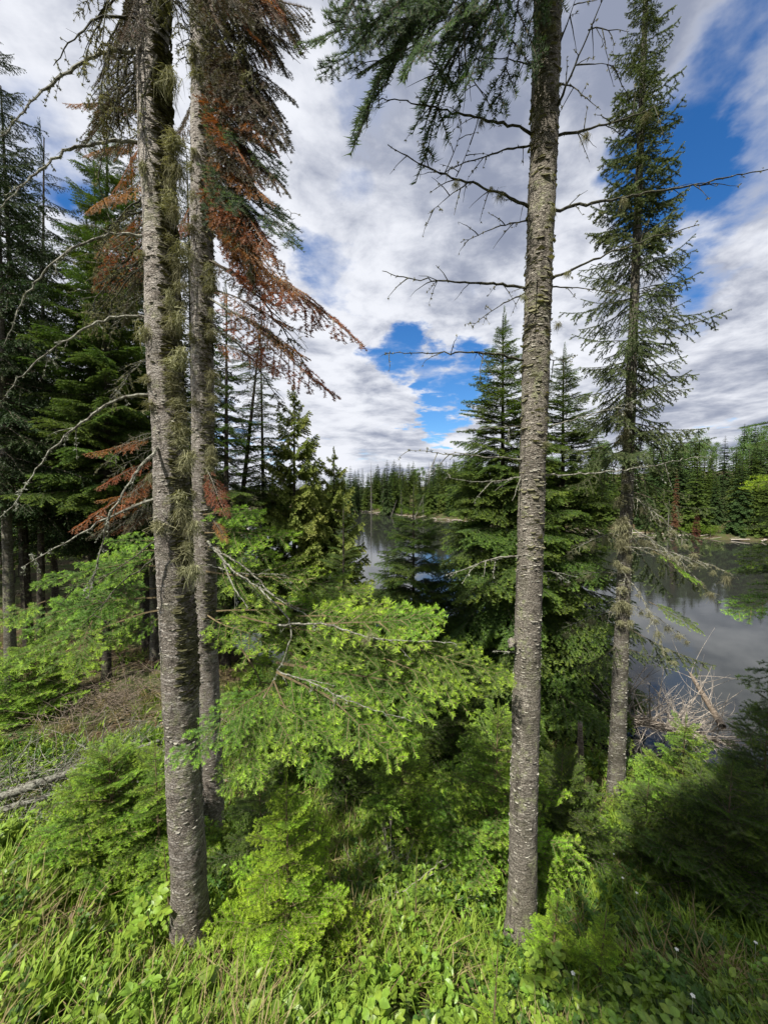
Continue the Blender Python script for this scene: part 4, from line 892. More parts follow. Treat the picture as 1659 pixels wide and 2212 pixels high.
# ------------------------------------------------------------------ tree beyond the right edge and the one behind the camera
b = Q(1800, 1500, 3.6); b.z = gz(b.x, b.y) - .03; tp = Vector((b.x + .2, b.y, 5.0))
t = thing('fir_tree', 'fir standing just beyond the right edge with bough ends reaching into the picture', 'tree', b)
whorl_tree(t, b, tp, .08, 'mid1', M['bark_grey'], rg, cone(1.0, .5, .2), 18, 6, z0=.35, pitch=-.1, tip_pitch=.4)
for p0, p1, k in (((1810, 1140, 3.6), (1600, 1188, 3.4), 'fir1'), ((1810, 1260, 3.6), (1575, 1290, 3.3), 'fir1'), ((1810, 1420, 3.6), (1605, 1455, 3.4), 'mid1'), ((1810, 1010, 3.6), (1625, 1030, 3.4), 'tip1'), ((1810, 1080, 3.6), (1640, 1100, 3.4), 'mid1'), ((1800, 1480, 3.6), (1600, 1560, 3.2), 'mid1')):
    put(t, k, Q(*p0), Q(*p1), rg, .1, .7, up=(0, -.4, .9))
for (sx, sy, top_, rr_, lb) in ((.72, -2.6, 10.5, 2.5, 'broad fir behind the viewer that shades the right bank'), (3.6, -2.6, 9.5, 2.6, 'second fir behind the viewer, farther right')):
    b = Vector((sx, sy, gz(sx, sy) - .03)); t = thing('fir_tree', lb, 'tree', b)
    whorl_tree(t, b, Vector((sx, sy, top_)), .12, 'lod1', M['bark_grey'], rg, cone(rr_, .35, .2), 28, 10, z0=.30, pitch=-.15, tip_pitch=.4, lim=290, width=1.35, jitter=.35, roll=.5)

# ------------------------------------------------------------------ baked crowns for the wood on the left
def baked(seed, H, r, fam_geo, z0, e=.7, nw=26, per=7, deadlow=True, pitch=-.3, mats=None, stag=1.0, tr=.09):
    r_ = random.Random(seed); g = Geo(); P = np.array([[0, 0, 0], [0, 0, H * .5], [0, 0, H]]); V, T = tube(P, [tr, tr * .6, .01], 7); g.add(V, T, 0)
    for i in range(nw):
        t = z0 + (1 - z0) * (i + r_.uniform(-.3, .3)) / nw; t = min(max(t, .05), .98); a0 = r_.uniform(0, 6.28)
        for j in range(per):
            az = a0 + j * 6.283 / per + r_.uniform(-.4, .4); reach = r * (1 - t) ** e * r_.uniform(.7, 1.2) + .05
            pi = pitch + .7 * t ** 2 + r_.uniform(-.12, .12); p0 = Vector((0, 0, H * t)); p1 = p0 + Vector((math.cos(az) * math.cos(pi), math.sin(az) * math.cos(pi), math.sin(pi))) * reach
            g.addgeo(fam_geo[r_.randrange(len(fam_geo))], aim(p0, p1, r_.uniform(-.3, .3), 1.0, 1.0))
    if deadlow:
        for i in range(34):
            t = r_.uniform(.08, z0 + .1); az = r_.uniform(0, 6.28); l = r_.uniform(.3, .9); p0 = np.array([0, 0, H * t]); d = np.array([math.cos(az), math.sin(az), -.25])
            V, T = tube([p0, p0 + d * l * .5, p0 + d * l + [0, 0, -.1]], [.009, .006, .003], 3); g.add(V, T, 0)
    return g


lodc = [tuple(x) for x in [g.arr() for g in [bough(151 + i, 1.0, 'fir', step=0.15, sub=0.13, spacing=0.045, nl=0.055, nw=0.034, wid=0.42, droop=0.2) for i in range(3)]]]
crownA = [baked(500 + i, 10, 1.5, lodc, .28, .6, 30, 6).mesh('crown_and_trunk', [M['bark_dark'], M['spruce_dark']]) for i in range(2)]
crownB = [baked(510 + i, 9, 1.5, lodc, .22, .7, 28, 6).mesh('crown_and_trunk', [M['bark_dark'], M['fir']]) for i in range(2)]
fr = random.Random(77); n = 0; placed = []
while n < 74:
    ang = fr.uniform(-1.0, -.05); Yt = 7.5 + 30 * fr.random() ** 1.4; x = -fr.uniform(2.5, 26) if Yt < 12 else -fr.uniform(5, 40); y = Yt
    if lake_sd(x, y)[0] < .8 or x / y < -1.5 or any((x - a) ** 2 + (y - b_) ** 2 < 1.4 for a, b_ in placed): continue
    if y < 8 and x > -5.2: continue
    placed.append((x, y)); z = gz(x, y) - .05; s = fr.uniform(.75, 1.15)
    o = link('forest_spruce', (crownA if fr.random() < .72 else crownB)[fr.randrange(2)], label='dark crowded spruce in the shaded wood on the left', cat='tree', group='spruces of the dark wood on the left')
    o.location = (x, y, z); o.scale = (s, s, s * fr.uniform(.9, 1.1)); o.rotation_euler = (0, 0, fr.uniform(0, 6.28)); n += 1

# ------------------------------------------------------------------ far shore
farb = [g.arr() for g in [bough(161 + i, 1.0, 'fir', step=0.2, sub=0.3, spacing=0.075, nl=0.12, nw=0.11, wid=0.48, droop=0.25) for i in range(3)]]
def ftree(seed, e, r, nw, per, z0, pitch=-.25): return baked(seed, 9, r, farb, z0, e, nw, per, False, pitch, tr=.11)
FA = [ftree(600 + i, .7, (1.25, 1.5, 1.1)[i], 34, 7, .05) for i in range(3)]
fa = [g.mesh('conifer', [M['bark_dark'], M['far_a']]) for g in FA]; fb = [g.mesh('conifer', [M['bark_dark'], M['far_b']]) for g in FA]
fred = [g.mesh('conifer', [M['bark_dark'], M['far_red']]) for g in FA]
gb = [g.arr() for g in [bare_bough(171 + i, 1.0, tuft=0) for i in range(2)]]
FG = [baked(620 + i, 9, .8, gb, .1, .6, 22, 4, False, -.3, tr=.1).mesh('snag', [M['far_grey'], M['far_grey']]) for i in range(2)]


def leafy(seed, H, r, n, size):
    rg_ = np.random.default_rng(seed); g = Geo(); V, T = tube([[0, 0, 0], [.1, 0, H * .5], [0, .1, H * .85]], [.11, .07, .03], 6); g.add(V, T, 0)
    for k in range(26):
        az = rg_.random() * 6.28; z = H * (.42 + .55 * rg_.random()); rr = r * math.sin(min(1, (H - z) / (H * .55) + .15) * 1.57) * (0.3 + .7 * rg_.random()); c = np.array([math.cos(az) * rr, math.sin(az) * rr, z])
        V, T = tube([[0, 0, z * .8], c], [.03, .01], 3, False); g.add(V, T, 0)
        m = n // 26; p = c + rg_.normal(0, 1, (m, 3)) * [.42, .42, .30]; u = nrm(rg_.normal(0, 1, (m, 3))) * size; v = nrm(np.cross(u, rg_.normal(0, 1, (m, 3)))) * size
        g.add(np.stack([p - u, p + v, p + u, p - v], 1).reshape(-1, 3), np.concatenate([np.arange(m)[:, None] * 4 + [0, 1, 2], np.arange(m)[:, None] * 4 + [0, 2, 3]]), 1)
    return g


ASP = [leafy(640 + i, 10, 1.9, 1800, .10).mesh('aspen', [M['far_grey'], M['aspen']]) for i in range(3)]
SHR = [leafy(650 + i, 1.6, .9, 900, .055).mesh('shrub', [M['twig'], M['grass']]) for i in range(2)]


def far_put(name, me, x, y, H, label, group=None, base=9.0, cat='tree', lean=0.0, sw=1.0):
    s = H / base; o = link(name, me, label=label, cat=cat, group=group); o.location = (x, y, gz(x, y) - .05); o.scale = (s * sw, s * sw, s); o.rotation_euler = (lean, 0, fr.uniform(0, 6.28)); return o


n = 0; tries = 0; fplaced = []
while n < 285 and tries < 40000:
    tries += 1
    tx = fr.uniform(-.52, 1.2); y = fr.uniform(28, 128); x = tx * y; d = lake_sd(x, y)[0]
    if d < 1.6 or d > 34 or y < 28 or (tx < -.2 and y < 80): continue
    if fr.random() > math.exp(-d / 11): continue
    if any((x - a) ** 2 + (y - b_) ** 2 < 1.7 + .10 * d for a, b_ in fplaced): continue
    fplaced.append((x, y)); n += 1
    H = fr.uniform(5.2, 9.6) * (1 if y > 60 else .82) + .04 * d; k = fr.random(); i = fr.randrange(3)
    if k < .52: far_put('far_conifer', fa[i], x, y, H, 'yellow-green conifer in the close-grown wood on the far shore', 'green conifers on the far shore', sw=fr.uniform(1.3, 1.7))
    elif k < .94: far_put('far_spruce', fb[i], x, y, H * 1.08, 'dark narrow spruce in the close-grown wood on the far shore', 'dark spruces on the far shore', sw=fr.uniform(1.0, 1.35))
    else: far_put('dead_tree', FG[i % 2], x, y, H, 'bare grey dead tree among the far shore conifers', 'grey snags on the far shore')
n = 0
while n < 85:
    tx = fr.uniform(-.15, 1.3); y = fr.uniform(50, 135); x = tx * y; d = lake_sd(x, y)[0]
    if d < 16 or d > 60: continue
    n += 1; far_put('aspen_tree', ASP[fr.randrange(3)], x, y, fr.uniform(5.5, 8.5), 'pale leafy aspen on the ridge behind the far shore conifers', 'aspens on the far ridge', 10.0)


def special(px, ytop, Y, name, me, label, sw=1.0, lean=0, base=9.0):
    p = Q(px, ytop, Y); z0 = gz(p.x, p.y); far_put(name, me, p.x, p.y, p.z - z0, label, base=base, lean=lean, sw=sw)


special(836, 992, 82, 'far_spruce', fb[1], 'tallest dark spruce of the far shore, straight above the open water', .9)
special(802, 998, 84, 'dead_tree', FG[0], 'tall bare snag just left of the tallest far shore spruce', 1.0)
special(757, 1005, 90, 'far_spruce', fb[0], 'pointed green spruce at the left end of the open far shore', 1.0)
special(774, 1010, 92, 'far_spruce', fb[2], 'thin spruce between the pointed spruce and the tall bare snag', .8)
special(1492, 944, 50, 'far_spruce', fb[2], 'lone spruce with a thin dark crown above the aspens at the right', .65)
special(1636, 934, 50, 'far_spruce', fb[1], 'tallest spruce above the aspens near the right picture edge', .75)
special(1412, 958, 52, 'far_spruce', fb[0], 'dark spruce top showing just right of the narrow near spruce', .8)
special(1548, 1010, 44, 'far_spruce', fb[0], 'taller of two close dark spruces in the right far wood', .9)
special(1562, 1018, 44.5, 'far_spruce', fb[2], 'shorter of two close dark spruces in the right far wood', .8)
special(1462, 1010, 43, 'dead_tree', fred[2], 'narrow rust-red dead spruce in the right far wood', .55)
special(1505, 1100, 38.5, 'dead_tree', fred[0], 'small rust-red dead conifer at the right far waterline', 1.0)
special(1445, 1075, 40, 'dead_tree', FG[1], 'brownish bare dead tree beside the right far waterline', 1.6)
for i, (px, yt, Y, ln) in enumerate(((868, 1055, 77, .25), (842, 1075, 79, -.4), (895, 1060, 74, .5), (915, 1070, 72, -.2))):
    special(px, yt, Y, 'dead_tree', FG[i % 2], ('grey dead tree leaning toward the water below the tallest far spruce', 'grey dead tree slumped left at the far waterline', 'grey dead tree tilted steeply over the far bank', 'grey dead tree in the hollow right of the leaning ones')[i], 1.6, lean=ln)
n = 0
for i in range(len(LAKE)):
    a = LAKE[i]; b2 = LAKE[(i + 1) % len(LAKE)]
    if a[1] < 28 and b2[1] < 28: continue
    L_ = np.linalg.norm(b2 - a)
    for k in range(int(L_ / 1.6)):
        p = a + (b2 - a) * fr.random(); 
        for tr_ in range(6):
            q = p + np.array([fr.uniform(-2, 2), fr.uniform(-2, 2)]); d = lake_sd(*q)[0]
            if .5 < d < 2.2: break
        else: continue
        if q[0] / q[1] < -.3 or q[0] / q[1] > 1.2 or n > 70: continue
        n += 1; far_put('shore_bush', SHR[n % 2], q[0], q[1], fr.uniform(.6, 1.3), 'low light green bush along the far waterline', 'bushes along the far waterline', 1.6, 'bush')
# driftwood strip along the far waterline
g = Geo(); r2 = np.random.default_rng(6)
for i in range(len(LAKE)):
    a = LAKE[i]; b2 = LAKE[(i + 1) % len(LAKE)]
    if a[1] < 28 and b2[1] < 28: continue
    L_ = np.linalg.norm(b2 - a)
    for k in range(int(L_ * 2.2)):
        c = a + (b2 - a) * r2.random() + r2.normal(0, .35, 2); dr = nrm(b2 - a + r2.normal(0, L_ * .3, 2)); l = r2.uniform(.3, 1.8)
        z = WL + r2.uniform(.0, .22); e = c + dr * l
        V, T = tube([(c[0], c[1], z), (*(c + dr * l * .5), z + .08), (e[0], e[1], z + r2.uniform(-.05, .25))], r2.uniform(.02, .07), 4); g.add(V, T)
link('driftwood', g.mesh('driftwood', [M['driftwood']]), label='strip of bleached driftwood along the far waterline', cat='driftwood', kind='stuff')

# power line on the ridge
for (ya, yb, w) in ((1000, 975, 0), (1018, 990, 1), (1030, 1012, 2)):
    a = Q(1395, ya + 12, 74); b2 = Q(1800, yb, 60); P = [a.lerp(b2, i / 12) - Vector((0, 0, 1.0 * math.sin(math.pi * i / 12))) for i in range(13)]
    V, T = tube(P, .022, 4); g = Geo().add(V, T); link('power_line', g.mesh('power_line', [M['wire']]), label=('highest thin grey wire crossing the right far wood', 'middle thin grey wire crossing the right far wood', 'lowest thin grey wire crossing the right far wood')[w], cat='power line', group='power lines over the right far wood')

# ------------------------------------------------------------------ fallen tree in the water, brush, stub
rd = np.random.default_rng(12)
a, b2 = Q(1190, 1512, 8.4), Q(1500, 1580, 7.2); a.z = WL + .32; b2.z = WL + .30
t = thing('fallen_tree', 'bleached fallen tree with curved bare limbs lying in the water at the right', 'fallen tree', a)
trunk_obj(t, [a, a.lerp(b2, .5) + Vector((0, 0, .03)), b2, b2 + (b2 - a) * .25], [.11, .095, .06, .03], M['drift_log'], sides=12, seg=.06)
ax = nrm(np.array(b2 - a))
for i in range(135):
    u = rd.random() ** .8; p = np.array(a.lerp(b2, u * 1.15)); dn = nrm(np.array([rd.normal(0, .55), rd.normal(0, .8), rd.uniform(-.2, 1.0)]) + ax * .35)
    l = rd.uniform(.4, 1.6) * (1.05 - .2 * u); n_ = 12; s = np.linspace(0, 1, n_)
    cv = nrm(np.cross(dn, rd.normal(0, 1, 3))) * rd.uniform(.1, .45) * l; cv[2] = abs(cv[2]) * rd.choice((1, 1, -.6))
    P = p + dn[None] * (s * l)[:, None] + cv[None] * (s ** 2)[:, None] + rd.normal(0, .007, (n_, 3)) * s[:, None]
    g = Geo(); V, T = tube(P, .013 * (1 - .8 * s) * (.5 + l * .6), 5); g.add(V, T)
    for k in range(9):
        q_ = rd.integers(2, n_ - 1); d3 = nrm(nrm(P[q_] - P[q_ - 1]) + rd.normal(0, .6, 3)); l3 = l * .45 * rd.random() + .05; s3 = np.linspace(0, 1, 5); c3 = rd.normal(0, .2, 3) * l3
        V, T = tube(P[q_] + d3[None] * (s3 * l3)[:, None] + c3[None] * (s3 ** 2)[:, None], .0045 * (1 - .75 * s3), 3); g.add(V, T)
    link('limb', g.mesh('limb', [M['driftwood'] if u > .22 else M['dead_dark']]), t)
c0, c1 = Q(1490, 1455, 8.3), Q(1560, 1570, 6.8); c1.z = max(c1.z, WL + .1)
t2 = thing('fallen_log', 'pale slanting log pointing up out of the water behind the fallen tree', 'log', c1)
trunk_obj(t2, [c1, c1.lerp(c0, .6), c0], [.06, .05, .03], M['drift_log'], sides=10, seg=.06)
for i in range(26):
    p = np.array(c1.lerp(c0, rd.random())); dn = nrm(rd.normal(0, 1, 3) + [0.4, 0, .5]); l = rd.uniform(.2, .9); s = np.linspace(0, 1, 9); cv = rd.normal(0, .25, 3) * l
    V, T = tube(p + dn[None] * (s * l)[:, None] + cv[None] * (s ** 2)[:, None], .007 * (1 - .75 * s), 4); link('limb', Geo().add(V, T).mesh('limb', [M['driftwood']]), t2)
st = Q(1262, 1655, 4.6); st.z = gz(st.x, st.y) - .05; tp = Q(1252, 1565, 4.6)
t = thing('tree_stub', 'thin splintered grey stub right of the straight trunk', 'stump', st)
trunk_obj(t, [st, st.lerp(tp, .6), tp], [.05, .036, .028], M['drift_log'], sides=9, seg=.03, rough=2.0)
for i in range(5):
    p = tp + Vector((rd.normal(0, .012), rd.normal(0, .012), -.03)); V, T = tube([p, p + Vector((rd.normal(0, .006), 0, .06 + .05 * rd.random()))], [.010, .002], 3); link('splinter', Geo().add(V, T).mesh('splinter', [M['driftwood']]), t)
# snag post by the fallen log
st = Q(1190, 1540, 7.6); st.z = gz(st.x, st.y) - .05; tp = Q(1190, 1462, 7.6)
t = thing('tree_stub', 'dark upright stub at the shore end of the fallen tree', 'stump', st); trunk_obj(t, [st, tp], [.10, .07], M['bark_dark'], sides=9, seg=.04, rough=2.0)


def brush(label, pts, n, L_, seed, wood='driftwood', r=.006, spread=.3, name='brush_pile', hup=.25):
    r_ = np.random.default_rng(seed); P0 = [Q(*p) for p in pts]
    for p in P0: p.z = gz(p.x, p.y)
    t = thing(name, label, 'brush pile', P0[0]); g = Geo()
    for i in range(n):
        k = r_.integers(0, len(P0) - 1) if len(P0) > 1 else 0; u = r_.random(); b_ = P0[k].lerp(P0[min(k + 1, len(P0) - 1)], u)
        c = np.array([b_.x + r_.normal(0, spread), b_.y + r_.normal(0, spread), 0]); c[2] = gz(c[0], c[1]) + r_.random() ** 2 * hup
        d = nrm(r_.normal(0, 1, 3) * [1, .8, .28]); l = L_ * r_.uniform(.3, 1); s = np.linspace(0, 1, 8); cv = r_.normal(0, .18, 3) * l
        P = c + d[None] * (s * l)[:, None] + cv[None] * (s ** 2)[:, None] + r_.normal(0, .006, (8, 3)); V, T = tube(P, r * (1 - .75 * s) * r_.uniform(.4, 1.2), 4); g.add(V, T)
        for q_ in range(3):
            d3 = nrm(d + r_.normal(0, .6, 3)); l3 = l * .3; k3 = r_.integers(2, 7); V, T = tube([P[k3], P[k3] + d3 * l3 * .5, P[k3] + d3 * l3 + r_.normal(0, .02, 3)], [r * .4, r * .3, r * .15], 3); g.add(V, T)
    link('twigs', g.mesh('twigs', [M[wood]]), t, kind='stuff'); return t, P0


t, P0 = brush('long heap of dead grey twigs and logs across the left clearing', [(-60, 1590, 3.6), (60, 1560, 3.9), (180, 1520, 4.2), (320, 1480, 4.6)], 520, .9, 5, 'dead_wood', .006, .28, hup=.15)
for (xa, ya, Ya, xb_, yb_, Yb, r_) in ((-80, 1600, 3.5, 340, 1490, 4.7, .045), (0, 1560, 3.9, 300, 1500, 4.5, .03), (-50, 1620, 3.4, 150, 1560, 3.9, .035)):
    pa, pb = Q(xa, ya, Ya), Q(xb_, yb_, Yb); pa.z = gz(pa.x, pa.y) + .12; pb.z = gz(pb.x, pb.y) + .14; trunk_obj(t, [pa, pb], [r_, r_ * .5], M['dead_wood'], name='log', sides=9, seg=.08)
brush('pale tangle of dead twigs under the dark spruces at the left', [(130, 1440, 5.4), (330, 1400, 6.0)], 300, .9, 8, 'drift_log', .005, .35, hup=.28)
brush('small scatter of dry twigs in the grass at the picture centre', [(810, 1740, 3.1), (950, 1720, 3.2)], 90, .5, 9, 'driftwood', .0045, .15, hup=.12)
brush('reddish heap of old needles and twigs right of the second trunk', [(480, 1430, 5.2), (520, 1480, 5.0)], 160, .5, 10, 'drift_log', .006, .2, hup=.25)

# ------------------------------------------------------------------ undergrowth
def blade_clump(seed, n, h, w, lean, mi=0, broad=False):
    r_ = np.random.default_rng(seed); g = Geo()
    for i in range(n):
        az = r_.random() * 6.28; l = h * r_.uniform(.45, 1.1); o = np.array([math.cos(az), math.sin(az), 0]); sd = np.array([-o[1], o[0], 0]); b_ = r_.normal(0, .025, 3) * [1, 1, 0]; le = lean * r_.uniform(.3, 1.5)
        s = np.linspace(0, 1, 5); c = b_ + np.outer(s ** 1.8 * l * le, o) + np.outer(s * l * (1 - .35 * le * s), [0, 0, 1.0]); tw = r_.uniform(-.7, .7); sdv = nrm(sd + o * tw)
        ww = w * (np.array([.55, 1, 1, .7, 0]) if not broad else np.array([.18, .5, 1, .75, 0])) * r_.uniform(.7, 1.2)
        V = np.concatenate([c[:4] - sdv * ww[:4, None], c[:4] + sdv * ww[:4, None] + ([0, 0, 0]), c[4:]])
        if broad: V[0:4] += np.array([0, 0, .25]) * ww[:4, None]; V[4:8] += np.array([0, 0, .25]) * ww[:4, None]
        T = [(0, 4, 1), (4, 5, 1), (1, 5, 2), (5, 6, 2), (2, 6, 3), (6, 7, 3), (3, 7, 8)]
        g.add(V, T, mi, np.concatenate([[.0, .2, .5, .8]] * 2 + [[1.0]]) * r_.uniform(.3, 1))
    return g


def leaf_shape(L_, W_, fold=.25, tipp=1.0):
    """oval leaf along +X folded on its midrib"""
    s = np.array([0, .18, .4, .65, .85, 1.0]); w = np.array([.03, .72, 1, .85, .45, 0]) * W_; z = -.25 * L_ * s ** 2 + .1 * L_ * s
    mid = np.stack([s * L_, 0 * s, z], 1); le = mid + np.stack([0 * s, w, w * fold], 1); ri = mid + np.stack([0 * s, -w, w * fold], 1)
    V = np.vstack([mid, le, ri]); T = []
    for i in range(5): T += [(i, i + 1, 7 + i), (i, 7 + i, 6 + i), (i, 12 + i, 13 + i), (i, 13 + i, i + 1)]
    return V, np.array(T)


def rotm(az, el, roll=0): return np.array(Matrix.Rotation(az, 3, 'Z') @ Matrix.Rotation(-el, 3, 'Y') @ Matrix.Rotation(roll, 3, 'X'))


def herb(seed, n, L_, W_, h, stems=3, three=False):
    r_ = np.random.default_rng(seed); g = Geo()
    for s_ in range(stems):
        o = r_.normal(0, .04, 2); hh = h * r_.uniform(.6, 1.1); top = np.array([o[0] + r_.normal(0, .05), o[1] + r_.normal(0, .05), hh]); V, T = tube([(o[0], o[1], 0), top], [.0022, .0012], 3, False); g.add(V, T, 0)
        for i in range(n):
            u = r_.uniform(.25, 1); p = np.array([o[0], o[1], 0]) * (1 - u) + top * u; az = r_.random() * 6.28; sc = r_.uniform(.6, 1.1)
            for da, ds in (((0, 1), (1.15, .85), (-1.15, .85)) if three else ((0, 1),)):
                V, T = leaf_shape(L_ * sc * ds, W_ * sc * ds); pet = .35 * L_ if three else 0
                m = rotm(az, r_.uniform(-.1, .7), r_.normal(0, .25)); base = p + rotm(az, .5) @ np.array([pet, 0, 0]); mm = m @ np.array(Matrix.Rotation(da, 3, 'Z'))
                g.add(V @ mm.T + base, T, 0, r_.uniform(0, .8))
    return g


lib = bpy.data.collections.new('undergrowth_library')
def libadd(name, g, m):
    o = bpy.data.objects.new(name, g.mesh(name, [M[m]])); lib_c = bpy.data.collections.new(name); lib_c.objects.link(o); return o
def stuff(name, geos, m, pts, rot, scl, idx, label, cat):
    """one object of ground cover: points carrying instances of a few clumps"""
    c = bpy.data.collections.new(name + '_kinds')
    for i, g in enumerate(geos): c.objects.link(bpy.data.objects.new('%s_%02d' % (name, i), g.mesh(name, [M[m]])))
    me = bpy.data.meshes.new(name); me.from_pydata([tuple(p) for p in pts], [], [])
    a1 = me.attributes.new('rot', 'FLOAT_VECTOR', 'POINT'); a1.data.foreach_set('vector', np.asarray(rot, np.float32).ravel())
    a2 = me.attributes.new('scl', 'FLOAT', 'POINT'); a2.data.foreach_set('value', np.asarray(scl, np.float32)); a3 = me.attributes.new('idx', 'INT', 'POINT'); a3.data.foreach_set('value', np.asarray(idx, np.int32))
    o = link(name, me, label=label, cat=cat, kind='stuff')
    ng = bpy.data.node_groups.new(name, 'GeometryNodeTree'); ng.interface.new_socket('Geometry', in_out='INPUT', socket_type='NodeSocketGeometry'); ng.interface.new_socket('Geometry', in_out='OUTPUT', socket_type='NodeSocketGeometry')
    N = ng.nodes; L = ng.links; gi = N.new('NodeGroupInput'); go = N.new('NodeGroupOutput'); ip = N.new('GeometryNodeInstanceOnPoints'); ci = N.new('GeometryNodeCollectionInfo'); ci.inputs[0].default_value = c; ci.inputs[1].default_value = True; ci.inputs[2].default_value = True
    def na(nm, ty): q_ = N.new('GeometryNodeInputNamedAttribute'); q_.data_type = ty; q_.inputs[0].default_value = nm; return q_.outputs[0]
    er = N.new('FunctionNodeEulerToRotation'); L.new(na('rot', 'FLOAT_VECTOR'), er.inputs[0]); L.new(er.outputs[0], ip.inputs['Rotation']); L.new(na('scl', 'FLOAT'), ip.inputs['Scale']); L.new(na('idx', 'INT'), ip.inputs['Instance Index'])
    ip.inputs['Pick Instance'].default_value = True; L.new(gi.outputs[0], ip.inputs['Points']); L.new(ci.outputs[0], ip.inputs['Instance']); L.new(ip.outputs[0], go.inputs[0])
    md = o.modifiers.new('scatter', 'NODES'); md.node_group = ng; return o


rs_ = np.random.default_rng(99)
TR = [(LT[0].x, LT[0].y, .12), (RT[0].x, RT[0].y, .12)]
def scatter(n, k, ymin=.55, ymax=9.5, dens=None, s0=.45, s1=1.3, tilt=.2, pw=1.5, xmax=1.25):
    y = ymin + (ymax - ymin) * rs_.random(n * 4) ** pw; x = (rs_.random(n * 4) * 2 - 1) * (y * xmax + .5); d = lake_sd(x, y); ok = d > .15
    for tx, ty, tr_ in TR: ok &= np.hypot(x - tx, y - ty) > tr_
    ok &= rs_.random(n * 4) < np.clip(.75 + 1.7 * pn(x, y, 3.1, 40) , .12, 1)
    if dens is not None: ok &= rs_.random(n * 4) < dens(x, y)
    x, y = x[ok][:n], y[ok][:n]; z = ground(x, y) - .01; m = len(x); sc = rs_.uniform(s0, s1, m)
    for tx, ty, tr_ in TR: sc *= 1 - .45 * np.exp(-((x - tx) ** 2 + (y - ty + .15) ** 2) / .18)
    return np.stack([x, y, z], 1), np.stack([rs_.normal(0, tilt, m), rs_.normal(0, tilt, m), rs_.random(m) * 6.28], 1), sc, rs_.integers(0, k, m)


def pn(x, y, f, o=0): return np.array([noise.noise(Vector((a * f + o, b_ * f, o))) for a, b_ in zip(x, y)])
under = lambda x, y: np.where((y > 5.0) & (x < -2.5), .12, 1.0)
G1 = [blade_clump(700 + i, 14, .21, .0034, .7) for i in range(5)]; G2 = [blade_clump(710 + i, 8, .15, .0105, .5, broad=True) for i in range(5)]; G3 = [blade_clump(720 + i, 12, .26, .0028, .9) for i in range(3)]
stuff('grass', G1, 'grass', *scatter(9500, 5, dens=lambda x, y: under(x, y) * np.clip(.55 + 1.2 * pn(x, y, .9, 3), .15, 1)), 'fine green grass covering the bank between the trees', 'grass')
stuff('broad_grass', G2, 'grass', *scatter(8500, 5, pw=1.3, dens=lambda x, y: under(x, y) * np.clip(.45 + 1.8 * pn(x, y, .8, 9), 0.05, 1), s0=.5), 'upright broad-bladed plants mixed through the grass', 'undergrowth')
stuff('dry_grass', G3, 'grass_dry', *scatter(2200, 3, dens=lambda x, y: np.clip(.1 + 2.4 * pn(x, y, 1.0, 15) + .9 * (x < -.5) * (y < 2.4), 0, 1)), 'straw-coloured dead grass lying among the green', 'dry grass')
H1 = [herb(730 + i, 8, .046, .013, .20) for i in range(4)]; H2 = [herb(740 + i, 5, .032, .0115, .16, 3, True) for i in range(4)]
stuff('leafy_herbs', H1, 'herb', *scatter(3800, 4, dens=lambda x, y: under(x, y) * np.clip(.4 + 2.0 * pn(x, y, .9, 21), .05, 1)), 'low leafy green herbs covering the forest floor', 'undergrowth')
stuff('three_leaved_herbs', H2, 'herb_deep', *scatter(3800, 4, dens=lambda x, y: under(x, y) * np.clip(.3 + 2.0 * pn(x, y, .8, 31) + .8 * (x > .5), .05, 1)), 'low plants with leaves in threes on the bank', 'undergrowth')
L1 = []
for i in range(3):
    g = Geo(); r_ = np.random.default_rng(50 + i)
    for k in range(7):
        V, T = leaf_shape(.03, .012, -.2); g.add(V @ rotm(r_.random() * 6.3, r_.uniform(-.3, .3), r_.normal(0, .6)).T + [*r_.normal(0, .06, 2), r_.uniform(.01, .08)], T)
        a_ = np.array([*r_.normal(0, .06, 2), r_.uniform(.01, .10)]); V, T = tube([a_, a_ + r_.normal(0, .06, 3) * [1, 1, .3]], [.002, .001], 3, False); g.add(V, T)
    L1.append(g)
stuff('leaf_litter', L1, 'litter', *scatter(2600, 3, tilt=.3), 'brown dead leaves and twigs caught among the green plants', 'leaf litter')
F1 = []
for i in range(2):
    g = Geo(); r_ = np.random.default_rng(i)
    for k in range(5): V, T = leaf_shape(.013, .006); g.add(V @ rotm(k * 1.256, .35).T + [0, 0, .26], T)
    V, T = tube([(0, 0, 0), (0, 0, .26)], .001, 3, False); g.add(V, T); F1.append(g)
for i, (fx, fy, Y) in enumerate(((1466, 1932, 2.3), (1655, 2120, 1.6), (1500, 2052, 1.9), (1350, 1740, 3.2), (1330, 1690, 3.6), (1240, 2005, 2.0), (1640, 1880, 2.5), (1380, 1790, 3.0))):
    p = Q(fx, fy, Y); p.z = gz(p.x, p.y); o = link('white_flower', F1[i % 2].mesh('white_flower', [M['petal']]) if i < 2 else wf[i % 2], label='small white five-petalled flower in the shaded herbs at the right', cat='flower', group='white flowers in the shade')
    if i == 0: wf = {0: o.data}
    if i == 1: wf[1] = o.data
    o.location = p

